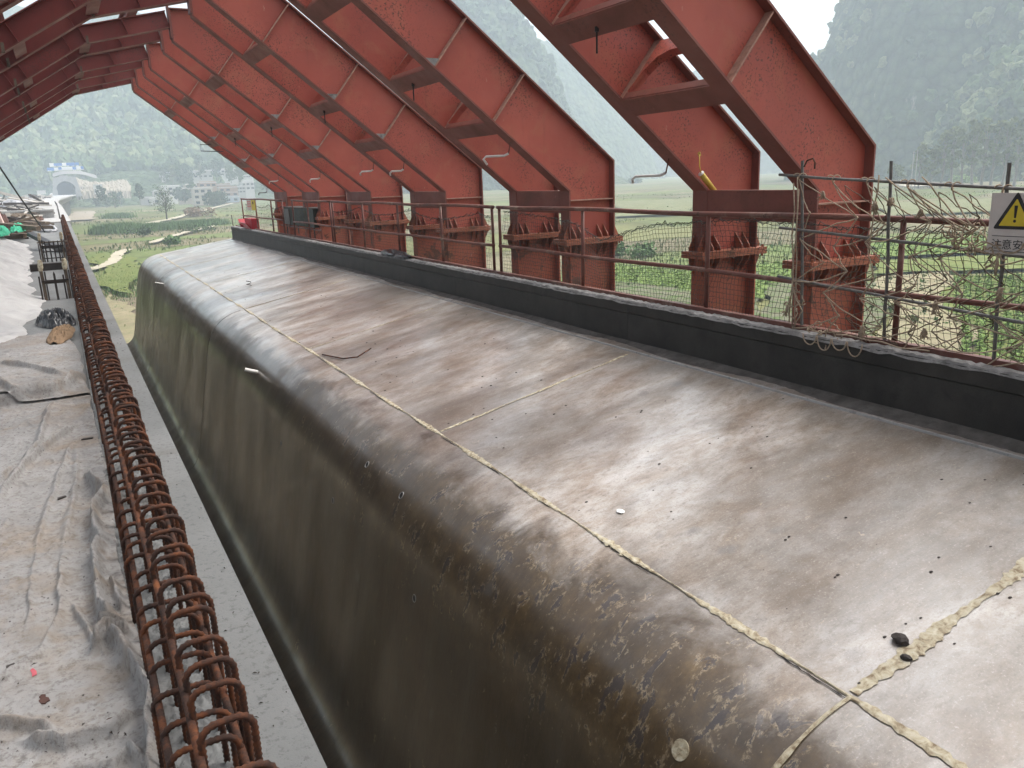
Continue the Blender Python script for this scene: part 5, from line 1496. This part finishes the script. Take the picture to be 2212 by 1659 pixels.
# ------------------------------------------------------------------ stirrups along the deck edge
cage = empty('rebar_cage', (.1, 10, ZD), 'rusty ribbed stirrups in a long row along the deck edge', 'rebar')
def loop_path(x0, x1, top, r=.036, n=7):
    z0 = ZD - .03
    P = [Vector((x0, 0, z0)), Vector((x0 + .002, 0, top - r))]
    P += [Vector((x0 + r - r * math.cos(a), 0, top - r + r * math.sin(a))) for a in np.linspace(0, math.pi / 2, n)[1:]]
    P += [Vector((x1 - r + r * math.sin(a), 0, top - r + r * math.cos(a))) for a in np.linspace(0, math.pi / 2, n)]
    P += [Vector((x1, 0, z0))]
    return P
def resample(P, step):
    out = [P[0].copy()]; acc = 0
    for a, b in zip(P, P[1:]):
        l = (b - a).length; t = step - acc
        while t < l:
            out.append(a.lerp(b, t / l)); t += step
        acc = (acc + l) % step if l else acc
    out.append(P[-1].copy()); return out
def ribbed(P, r, step, n):
    Q = resample(P, step); mb = MB()
    mb.tube(Q, [r * (1.22 if i % 2 else .90) for i in range(len(Q))], n); return mb
TALL = ribbed(loop_path(.083, .19, -1.04), .0074, .0065, 7).mesh('stirrup', [M['rust']], True)
SHORT = ribbed(loop_path(.020, .165, -1.165), .0072, .0065, 7).mesh('stirrup', [M['rust']], True)
TALL_L = MB().tube(loop_path(.083, .19, -1.04, n=5), .0080, 5).mesh('stirrup', [M['rust']], True)
SHORT_L = MB().tube(loop_path(.020, .165, -1.165, n=5), .0078, 5).mesh('stirrup', [M['rust']], True)
g = np.random.default_rng(8); cnt = 0; y = 1.02; rest = MB()
tallsrc = [Vector(v.co) for v in TALL_L.vertices]; tallf = [tuple(p.vertices) for p in TALL_L.polygons]
shsrc = [Vector(v.co) for v in SHORT_L.vertices]; shf = [tuple(p.vertices) for p in SHORT_L.polygons]
while y < 46:
    for kind in (0, 1):
        yy2 = y + (.018 if kind else 0) + g.normal() * .008
        rz, ry_, sc = g.normal() * .04, g.normal() * .02, 1 + g.normal() * .02
        if cnt < 300:
            me = ((TALL, SHORT) if y < 7 else (TALL_L, SHORT_L))[kind]
            o = child('stirrup', me, cage, (g.normal() * .005 - .1, yy2 - 10 + (.010 * math.sin(y * 3.7)), g.normal() * .005 - ZD + 0))
            o.rotation_euler = (g.normal() * .012, 0, rz * .5); cnt += 1
        else:
            src, ff = ((tallsrc, tallf), (shsrc, shf))[kind]; dz = g.normal() * .006
            rest.add([(v.x + rz * .05, v.y + yy2, v.z + dz) for v in src], ff)
    y += .119 if y < 25 else .17
o = rest.build('stirrup_row', M['rust'], cage, True); o['kind'] = 'stuff'
for x, z, m_ in ((.030, -1.185, 'rust'), (.076, -1.10, 'rust'), (.172, -1.20, 'rust')):
    P = [Vector((x + .004 * math.sin(yy3 * 2 + x * 50), yy3, z + .005 * math.sin(yy3 * 1.3 + z * 9))) for yy3 in np.arange(.6, 8, .007)]
    mb = MB(); mb.tube(P, [.0082 * (1.22 if i % 2 else .90) for i in range(len(P))], 6)
    mb.tube([(x, 8, z), (x, 20, z), (x, 46, z)], .009, 5)
    mb.build('long_bar', M[m_], cage, True)
# rough strip of exposed aggregate inside the cage
kx_ = np.linspace(-.01, .205, 38); ky_ = np.arange(.9, 12, .007)
AX, AY = np.meshgrid(kx_, ky_)
AZ = ZD + .004 + .010 * vnoise(AX * 70, AY * 70, 2) + .012 * (vnoise(AX * 140, AY * 140, 6) > .62) * vnoise(AX * 140, AY * 140, 6)
AZ[:, 0] = AZ[:, -1] = ZD - .003
grid_mesh('aggregate_strip', AX, AY, AZ, M['conc'], bridge, True)
# small tie wires and chips on the edge strip
cg = np.random.default_rng(77)

# ------------------------------------------------------------------ geotextile sheets
FOLDS = [([(-.455, 4.286), (-.336, 4.809), (-.292, 5.078), (-.206, 6.216)], .030, .030), ([(-.468, 4.548), (-.341, 4.789), (-.247, 5.047), (-.083, 5.452)], .032, .028),
         ([(-.268, 3.573), (-.243, 4.088), (-.188, 4.481), (-.118, 5.091)], .016, .022), ([(-.168, 3.507), (-.145, 3.987), (-.114, 4.43), (-.095, 4.966)], .016, .026),
         ([(-.08, 4.407), (-.012, 3.998), (-.062, 3.829), (-.053, 3.573), (-.032, 3.417)], .055, .030), ([(-.9, 6.2), (-.556, 6.281), (-.385, 6.349), (-.237, 6.361), (-.14, 6.5), (-.005, 6.865)], .065, .05),
         ([(-.8, 7.6), (-.598, 7.121), (-.482, 6.713), (-.237, 6.402)], .035, .05), ([(-.611, 7.931), (-.397, 7.59), (-.151, 7.077)], .03, .04),
         ([(-.27, 3.575), (-.282, 3.171), (-.294, 2.923)], .010, .016), ([(-.17, 3.509), (-.194, 2.919), (-.256, 2.679), (-.369, 2.581), (-.55, 2.45)], .018, .022),
         ([(-.03, 3.45), (-.057, 3.297), (-.070, 2.84), (-.036, 2.72)], .05, .030), ([(-.061, 2.642), (-.036, 2.609), (-.019, 2.463), (.002, 2.349), (.006, 2.203), (-.015, 1.948), (-.03, 1.6)], .05, .026),
         ([(-.6, 2.5), (-.356, 2.336), (-.28, 2.276), (-.223, 2.222)], .025, .030), ([(-.293, 2.217), (-.198, 2.141), (-.088, 2.145), (-.04, 2.2)], .030, .028), ([(-.157, 2.979), (-.12, 2.812), (-.076, 2.573)], .018, .016),
         ([(-.10, 2.60), (-.05, 2.66), (.01, 2.62)], .055, .022), ([(-.08, 2.76), (-.03, 2.70), (.01, 2.66)], .045, .018), ([(-.5, 3.4), (-.42, 3.0), (-.46, 2.7)], .015, .03), ([(-.02, 3.1), (-.005, 2.95), (.0, 2.8)], .03, .02), ([(-.06, 2.05), (-.02, 1.9), (-.05, 1.75)], .03, .02),
         ([(-.33, 1.95), (-.2, 2.02), (-.1, 1.98), (-.03, 2.05)], .022, .02)]
def seg_d(X, Y, line):
    best = np.full(X.shape, 9.); side = np.zeros(X.shape); tt_ = np.zeros(X.shape)
    n_ = len(line) - 1
    for i, ((ax, ay), (bx, by)) in enumerate(zip(line, line[1:])):
        dx, dy = bx - ax, by - ay; L2 = dx * dx + dy * dy
        t = np.clip(((X - ax) * dx + (Y - ay) * dy) / L2, 0, 1)
        d = np.hypot(X - ax - t * dx, Y - ay - t * dy); m = d < best
        best = np.where(m, d, best); side = np.where(m, np.sign((X - ax) * dy - (Y - ay) * dx), side); tt_ = np.where(m, (i + t) / n_, tt_)
    return best, side, tt_
def felt_sheet(x0, x1, y0, y1, nx, ny, label, z0, edge=None):
    xv_ = np.linspace(x0, x1, nx); yv_ = np.linspace(y0, y1, ny); X, Y = np.meshgrid(xv_, yv_)
    Xw = X + .012 * fbm(X * 9, Y * 9, 51); Yw = Y + .012 * fbm(X * 9, Y * 9, 57)
    Z = np.full(X.shape, ZD + z0) + .010 * np.abs(fbm(X * 5, Y * 3, 12)) + .004 * fbm(X * 30, Y * 22, 14)
    wx, wy = X + .03 * fbm(X * 7, Y * 5, 61), Y + .05 * fbm(X * 7, Y * 5, 67)
    rid = np.clip(1 - np.abs(fbm(wx * 4.5, wy * 2.6, 71, 3)) * 7, 0, 1) ** 2
    rid2 = np.clip(1 - np.abs(fbm(wx * 11 + wy * 5, wy * 6, 75, 3)) * 6, 0, 1) ** 2
    Z = Z + .013 * rid * vnoise(X * 3, Y * 2, 77) + .005 * rid2 * vnoise(X * 5, Y * 4, 79)
    for line, h, w in FOLDS:
        d, s, t = seg_d(Xw, Yw, line)
        h = h * 1.5
        ww = w * .75 * np.where(s > 0, .35, 1.2) * (.75 + .5 * vnoise(X * 8, Y * 8, 3))     # steep on one side
        taper = np.clip(np.minimum(t, 1 - t) * 6 + .35, 0, 1)
        Z = np.maximum(Z, ZD + z0 + h * taper * np.exp(-(d / ww) ** 2) * (.85 + .3 * fbm(X * 14, Y * 14, 18))) + .25 * h * taper * np.exp(-(d / (ww * 2.2)) ** 2)
    if edge is not None:
        e = edge(Y) + .018 * fbm(Y * 4, Y * 0 + 3, 5)
        u = (X - x0) / (x1 - x0); X = x0 + u * (e - x0)
    Z[:, -1] = np.minimum(Z[:, -1], ZD + .006); Z[:, -2] = np.minimum(Z[:, -2], Z[:, -2])
    return tag(grid_mesh('geotextile_sheet', X, Y, Z, M['felt']), label, 'fabric', 'felt sheets on the deck')
felt_sheet(-1.3, .03, 1.2, 6.45, 260, 760, 'wrinkled grey white felt sheet beside the stirrups in the foreground', .012, lambda Y: np.interp(Y, [1.2, 2.2, 2.7, 3.4, 4.0, 5, 6.5], [.02, .025, .022, .0, .015, .0, -.01]))
felt_sheet(-1.6, 0, 6.30, 9.4, 130, 220, 'second felt sheet overlapping behind the long cross fold', .030, lambda Y: np.interp(Y, [6.3, 7, 8, 9.4], [.0, -.02, -.03, -.12]))
# heap of felt draped over stacked material on the left
kx_ = np.linspace(0, 1, 120); ky_ = np.linspace(9.0, 27.0, 420); U, Y = np.meshgrid(kx_, ky_)
e = np.interp(Y, [9, 10.5, 12, 14, 15.7, 17, 19, 22, 27], [-.62, -.48, -.34, -.55, -.60, -.66, -.64, -.72, -.95]) + .06 * np.sin(Y * 4.1) + .05 * fbm(Y * 3, Y * 0, 3)
X = e - U * 2.6
prof_ = sstep(0, .32, U); scal = .5 + .5 * np.sin(Y * 2.4 + 2.2 * U + 1.5 * fbm(U * 3, Y * .7, 5))
Z = ZD + .02 + (.42 + .16 * fbm(Y * .4, U * 2, 8)) * prof_ * np.interp(Y, [9, 10.2, 13, 20, 27], [.02, .12, .75, 1.0, .7]) + .10 * (1 - np.abs(2 * scal - 1)) * sstep(0, .08, U) * (1 - .6 * prof_) + .05 * np.abs(fbm(U * 9, Y * 2.2, 9)) + .02 * fbm(U * 30, Y * 8, 19)
Z[:, 0] = ZD + .004
tag(grid_mesh('felt_heap', X, Y, Z, M['felt_white']), 'pale felt draped in swags over stacked material on the left', 'fabric')
MB().box(-.62, -.04, 17.6, 17.85, ZD, ZD + .12)
o = MB().box(-.64, -.02, 17.62, 17.84, ZD, ZD + .13).build('timber_beam', M['wood_dark']); tag(o, 'dark square beam lying across behind the first timber stand', 'beam')
# two timber stands
def stand(y, xl, xr, top, label, legs, seed, extra=0):
    t = empty('timber_stand', ((xl + xr) / 2, y, ZD), label, 'stand', 'small timber stands on the deck')
    for x in (xl, xr):
        MB().tube([(x, y - .02, ZD), (x, y, (ZD + top) / 2), (x - .005, y, top - .14)], .022, 7).build('post', M['wood'], t)
        mb = MB(); mb.tube([(x - .005, y, top - .15), (x, y, top - .10), (x + .004, y, top - .03), (x, y, top)], [.026, .034, .030, .022], 8); mb.build('post_cap', M['filler'], t)
        MB().box(x - .05, x - .03, y - .03, y + .03, ZD, top - .22).build('side_board', M['wood_dark'], t)
        MB().box(x + .028, x + .045, y - .03, y + .03, ZD, top - .16).build('side_board', M['wood_dark'], t)
    for k in range(2): MB().box(xl - .02, xr + .02, y - .045 + .05 * k, y - .03 + .05 * k, top - .30 - .03 * k, top - .275 - .03 * k).build('cross_bar', M['wood_dark'], t)
    for k in range(legs):
        x = xl + (xr - xl) * (k + 1) / (legs + 1); MB().prism_y([(x - .014, ZD), (x + .014, ZD), (x + .014, top - .2), (x, top - .16), (x - .014, top - .2)], y - .06, y - .046).build('picket', M['wood_dark'], t)
    if extra:
        MB().box(xl - .06, xr + .1, y - .02, y + .05, top - .21, top - .185).build('top_board', M['wood'], t)
        for z in (ZD + .06, ZD + .2, ZD + .32): MB().box(xl - .02, xr + .02, y + .03, y + .05, z, z + .02).build('rung', M['wood_dark'], t)
stand(12.66, -.335, -.045, -.87, 'nearer timber stand with one middle picket', 1, 1)
stand(19.9, -.45, -.04, -.81, 'farther dark timber stand like a small crate', 4, 2, 1)
o = MB().obox((-.42, 24.0, ZD + .22), (.34, -1.3, -.16), (.07, .06, 0), (0, .02, .05)).build('steel_channel', M['sign_black']); tag(o, 'black steel channel leaning behind the farther stand', 'channel')
# cable, hose
a, b = yp(*D2(-120, 80), 26.), yp(*D2(735, 1320), 30.)
mb = MB(); mb.tube([a, a.lerp(b, .5) + Vector((0, 0, -.05)), b], .022, 6); tag(mb.build('stay_cable', M['sign_black']), 'taut black cable slanting down from the upper left', 'cable')
P = [(450, 1260), (520, 1215), (640, 1195), (780, 1200), (880, 1230), (925, 1275), (905, 1300), (820, 1308), (620, 1300)]
mb = MB(); mb.tube([gp(*D2(*p), ZD + .05) for p in P], .05, 6); tag(mb.build('hose', M['tarp'], None, True), 'grey hose curving over the far deck', 'hose')
# bag and cloths
bagc = gp(*D3(960, 1620), ZD)
crumple('plastic_bag', (-.215, 10.25, ZD), .20, .42, .19, 'black_plastic', 'shiny black plastic rubbish bag beside the stirrups', 'bag', 12, 64, 6.0, rot=.15, rough=.4)
crumple('brown_cloth', (-.17, 9.1, ZD + .035), .12, .55, .085, 'brown_cloth', 'brown stained cloth crumpled next to the stirrups', 'cloth', 15, 60, 5.0, rot=-.1)
bpy.context.view_layer.update()
# debris on the felt and the deck
def scrap(name, x, y, z, pts, h, mat, label, cat, rot=0.0):
    hit, loc, *_r = scene.ray_cast(bpy.context.evaluated_depsgraph_get(), (x, y, -.95), (0, 0, -1)); z = loc.z + .001 if hit else z
    ca, sa = math.cos(rot), math.sin(rot); P = [(x + u * ca - v * sa, y + u * sa + v * ca) for u, v in pts]
    return tag(MB().prism_z(P, z, z + h).build(name, M[mat]), label, cat)
scrap('paper_scrap', -.284, 2.592, ZD + .034, [(-.007, -.024), (.006, -.022), (.009, .0), (.004, .026), (-.005, .018), (-.004, -.004)], .001, 'pink_bit', 'pink paper scrap on the foreground felt', 'scrap', .2)
scrap('bark_flake', -.254, 2.418, ZD + .032, [(-.012, -.02), (-.004, -.028), (.003, -.022), (.010, -.024), (.012, -.006), (.007, .004), (.011, .018), (.003, .026), (-.006, .02), (-.005, .006), (-.013, .0)], .003, 'bark_bit', 'brown bark flake on the foreground felt', 'flake', .3)
scrap('dry_leaf', -.099, 2.184, ZD + .045, [(-.03, -.004), (.0, -.012), (.035, .0), (.01, .014), (-.01, .008)], .003, 'bark_bit', 'curled dry leaf near the foreground stirrups', 'leaf', .4)
scrap('dark_chip', -.061, 5.136, ZD + .035, [(-.03, -.01), (.03, -.012), (.032, .01), (-.02, .014)], .006, 'wood_dark', 'dark wood chip on the felt beside the stirrups', 'chip', -.1)
scrap('dark_chip', -.199, 4.142, ZD + .038, [(-.022, -.008), (.02, -.01), (.024, .008), (-.01, .014)], .005, 'wood_dark', 'dark flat chip on the middle of the felt', 'chip', .5)
scrap('dark_chip', -.345, 2.66, ZD + .034, [(-.014, -.012), (.016, -.008), (.012, .014), (-.01, .012)], .006, 'wood_dark', 'small dark chip at the left edge of the felt', 'chip', .2)
# bent tie wires and chips lying on the form
def fz(x, y): return zf(x, -1.87 - (5.43 - x) * .207, y)
o = MB().tube([(2.92, 10.9, fz(2.92, 10.9) + .02), (3.05, 10.35, fz(3.05, 10.35) + .02), (3.2, 10.2, fz(3.2, 10.2) + .02), (3.45, 10.35, fz(3.45, 10.35) + .03)], .010, 6).build('bent_wire', M['rust'], None, True)
tag(o, 'bent rusty wire lying by the long seam', 'wire')
for (px, lab) in (((540, 632), 'tiny wire coil on the far part of the formwork'), ):
    d = ray(*px); 
    p = d * (3.5 / d.x); p.z = fz(p.x, p.y)
    mb = MB(); mb.tube([p + Vector((.05 * math.cos(t), .06 * math.sin(t), .015 + .012 * t)) for t in np.linspace(0, 9, 22)], .008, 5); tag(mb.build('wire_coil', M['dark_steel'], None, True), lab, 'wire')
def form_hit(px):
    d = ray(*px); lo = None
    # plane of the flange: z = -1.87 - (5.43 - x) * .207
    t = (-1.87 - 5.43 * .207) / (d.z - .207 * d.x); p = d * t; p.z = fz(p.x, p.y); return p
for k, (px, r, m_, lab) in enumerate([((1945, 1384), .035, 'wood_dark', 'dark clod beside the nearest cross joint'), ((1957, 1421), .022, 'wood_dark', 'smaller dark clod below the nearest cross joint'), ((1340, 1106), .028, 'white_bit', 'white chip in the middle of the formwork top')]):
    p = form_hit(px); v = ICO_V * (1 + .35 * (np.random.default_rng(k).random((len(ICO_V), 1)) - .5)) * np.array([r, r * 1.3, r * (.7 if k < 2 else .25)]) + np.array([p.x, p.y, p.z + r * (.5 if k < 2 else .2)])
    tag(tri_mesh('clod' if k < 2 else 'white_chip', v, ICO_F, M[m_]), lab, 'clod' if k < 2 else 'chip')
# scatter of specks on the form: uncountable grit
gg = np.random.default_rng(13); V, F = [], []
for i in range(170):
    y = 2 + 22 * gg.random() ** 1.6; x = gg.uniform(2.9, 5.15); r = gg.uniform(.003, .010); z = fz(x, y); b = len(V)
    v = ICO_V[:12] * r * np.array([1.6, 1, .5]) + np.array([x, y, z + r * .2]); V.extend(v.tolist())
    F.extend([(b + a1, b + b1, b + c1) for a1, b1, c1 in [(0, 11, 5), (0, 5, 1), (0, 1, 7), (0, 7, 10), (0, 10, 11), (1, 5, 9), (5, 11, 4), (11, 10, 2), (10, 7, 6), (7, 1, 8), (3, 9, 4), (3, 4, 2), (3, 2, 6), (3, 6, 8), (3, 8, 9), (4, 9, 5), (2, 4, 11), (6, 2, 10), (8, 6, 7), (9, 8, 1)]])
tag(tri_mesh('grit', V, F, M['wood_dark']), 'fine dark grit scattered over the formwork top', 'grit', None, 'stuff')
gg = np.random.default_rng(14); V, F = [], []
for i in range(420):
    y = 1.6 + 9 * gg.random() ** 1.7; x = gg.uniform(.21, .365) if i % 3 == 0 else gg.uniform(-.7, 0); r = gg.uniform(.001, .0035); z = ZD + (.001 if x > .2 else .03); b = len(V); a = gg.uniform(0, 6.28); l = r * gg.uniform(1, 4)
    V.extend([(x - l * math.cos(a), y - l * math.sin(a), z + .002), (x + r * math.sin(a), y - r * math.cos(a), z + .004), (x + l * math.cos(a), y + l * math.sin(a), z + .002), (x - r * math.sin(a), y + r * math.cos(a), z + .005)]); F.append((b, b + 1, b + 2, b + 3))
tag(tri_mesh('litter', V, F, M['wood_dark'], None, False, 4), 'tiny dark crumbs strewn over felt and deck edge', 'litter', None, 'stuff')

# ------------------------------------------------------------------ clutter on the far deck
def dk(x, y, z=ZD): return gp(*D2(x, y), z)
a, b = dk(95, 1010), dk(690, 1055)
o = MB(); y_ = 55.
l_, r2 = yp(*D2(90, 1000), y_), yp(*D2(900, 1045), y_)
t = empty('cross_wall', (0, y_, ZD), 'pale concrete end wall crossing the far deck', 'wall')
MB().box(l_.x - 3, r2.x - .02, y_, y_ + .5, ZD, ZD + .42).build('wall_face', M['conc_pale'], t); MB().box(l_.x - 3, r2.x, y_ - .25, y_ + .7, ZD + .42, ZD + .52).build('coping', M['conc_pale'], t)
p = yp(*D2(0, 1080), 30.)
t = empty('pink_post', (p.x - .4, 30, ZD), 'pale pink post at the left edge', 'post')
q = yp(*D2(108, 1080), 30.)
MB().prism_y([(q.x - 1.2, ZD), (q.x, ZD), (q.x - .22, ZD + 1.05), (q.x - .36, ZD + 1.9), (q.x - 1.3, ZD + 1.9)], 30, 30.6).build('shaft', M['pink'], t)
MB().box(q.x - 1.3, q.x - .36, 29.98, 30.62, ZD + 1.9, ZD + 1.96).build('cap', M['pink'], t)
def heap(px, w, d, h, mat, name, label, cat, seed, z=ZD, sharp=4):
    p = dk(*px, z); return crumple(name, (p.x, p.y, z), w, d, h, mat, label, cat, seed, 48, sharp, rot=0)
heap((300, 1300), .22, 1.6, .26, 'green_net', 'green_netting', 'bright green netting bundled on the felt heap', 'netting', 31, ZD + .32)
heap((10, 1370), .22, 1.2, .28, 'green_net', 'green_netting', 'bright green netting bundle at the left edge', 'netting', 32, ZD + .35)
heap((330, 1180), .9, 4.0, .55, 'wood', 'timber_pile', 'jumbled pile of grey brown planks on the far deck', 'pile', 33, ZD, 9)
heap((600, 1130), .35, 3.0, .35, 'rust', 'rebar_bundle', 'rusty bar bundle beside the plank pile', 'pile', 34, ZD, 9)
heap((20, 1240), .28, 1.0, .6, 'bark_bit', 'brown_barrel', 'brown rounded barrel at the left edge', 'barrel', 35, ZD + .3, 2)
heap((350, 905), 2.0, 10, 1.2, 'tarp', 'grey_tarpaulin', 'grey tarpaulin heap on the far deck', 'tarpaulin', 36, ZD, 6)
heap((700, 860), .8, 12, .5, 'rubble', 'white_sacks', 'white sacks and sheets on the far deck', 'sacks', 37, ZD, 7)
heap((560, 790), 1.2, 24, 1.5, 'dark_steel', 'machine_parts', 'dark machine parts in front of the tunnel', 'machine', 38, ZD, 8)
heap((850, 720), 1.4, 8, 1.6, 'board', 'white_vehicle', 'white blurred vehicle shape at the tunnel mouth', 'vehicle', 39, ZD, 3)
def debris(n_, y0_, y1_, x0_, x1_, mat, label, seed, size=1.0):
    gg_ = np.random.default_rng(seed); mb_ = MB()
    for q_ in range(n_):
        y_2 = y0_ + (y1_ - y0_) * gg_.random() ** 1.3; x_2 = gg_.uniform(x0_, x1_) * (1 + .004 * y_2); a_ = gg_.uniform(0, 3.14); l_2 = gg_.uniform(.2, 1.1) * size; w_2 = gg_.uniform(.03, .16) * size; h_2 = gg_.uniform(.015, .07) * size; t_2 = gg_.normal() * .25
        ax_ = Vector((math.cos(a_) * l_2, math.sin(a_) * l_2, t_2 * l_2 * .5)); bx_ = Vector((-math.sin(a_), math.cos(a_), 0)) * w_2
        mb_.obox((x_2, y_2, ZD + h_2 + abs(t_2) * l_2 * .5 + gg_.random() ** 2 * .35), ax_, bx_, Vector((0, 0, h_2)))
    return tag(mb_.build('deck_debris', M[mat]), label, 'debris', None, 'stuff')
debris(90, 27, 60, -3.2, -.95, 'wood', 'jumbled grey planks and offcuts on the far deck', 1)
debris(70, 33, 110, -5.5, -1.0, 'rubble', 'pale broken boards and bags on the far deck', 2, 1.2)
debris(45, 30, 90, -4, -1.0, 'dark_steel', 'dark steel bits among the far deck rubbish', 3)
debris(120, 100, 420, -7.5, -1.0, 'rubble', 'pale construction rubbish before the tunnel', 4, 2.2)
debris(60, 90, 400, -7.5, -1.5, 'dark_steel', 'dark construction gear before the tunnel', 5, 2.0)
p = yp(*D2(610, 705), 520.); q = yp(*D2(745, 640), 520.)
t = empty('white_container', (p.x, 520, p.z), 'small white container left of the tunnel mouth', 'container')
MB().box(p.x, q.x, 520, 524, p.z, q.z).build('body', wall_mats['white'], t); MB().box(p.x - .2, q.x + .2, 519.8, 524.2, q.z, q.z + .25).build('roof', wall_mats['pale'], t)
for k in range(4): MB().box(p.x + (q.x - p.x) * (k + .3) / 4, p.x + (q.x - p.x) * (k + .36) / 4, 519.94, 520, p.z, q.z).build('wall_rib', wall_mats['grey'], t)

# ------------------------------------------------------------------ haze
hz = NT('valley haze'); nt = hz.nt
for n_ in list(nt.nodes):
    if n_.type != 'OUTPUT_MATERIAL': nt.nodes.remove(n_)
out_ = [n_ for n_ in nt.nodes if n_.type == 'OUTPUT_MATERIAL'][0]
pv = nt.nodes.new('ShaderNodeVolumePrincipled'); pv.inputs['Color'].default_value = (.78, .89, 1.0, 1); pv.inputs['Density'].default_value = .00082; pv.inputs['Anisotropy'].default_value = .2
nt.links.new(pv.outputs[0], out_.inputs['Volume'])
o = MB().box(-1650, 2350, -550, 2600, GZ - 8, 262).build('haze', hz.mat)
tag(o, 'pale haze filling the valley', 'haze', None, 'stuff')
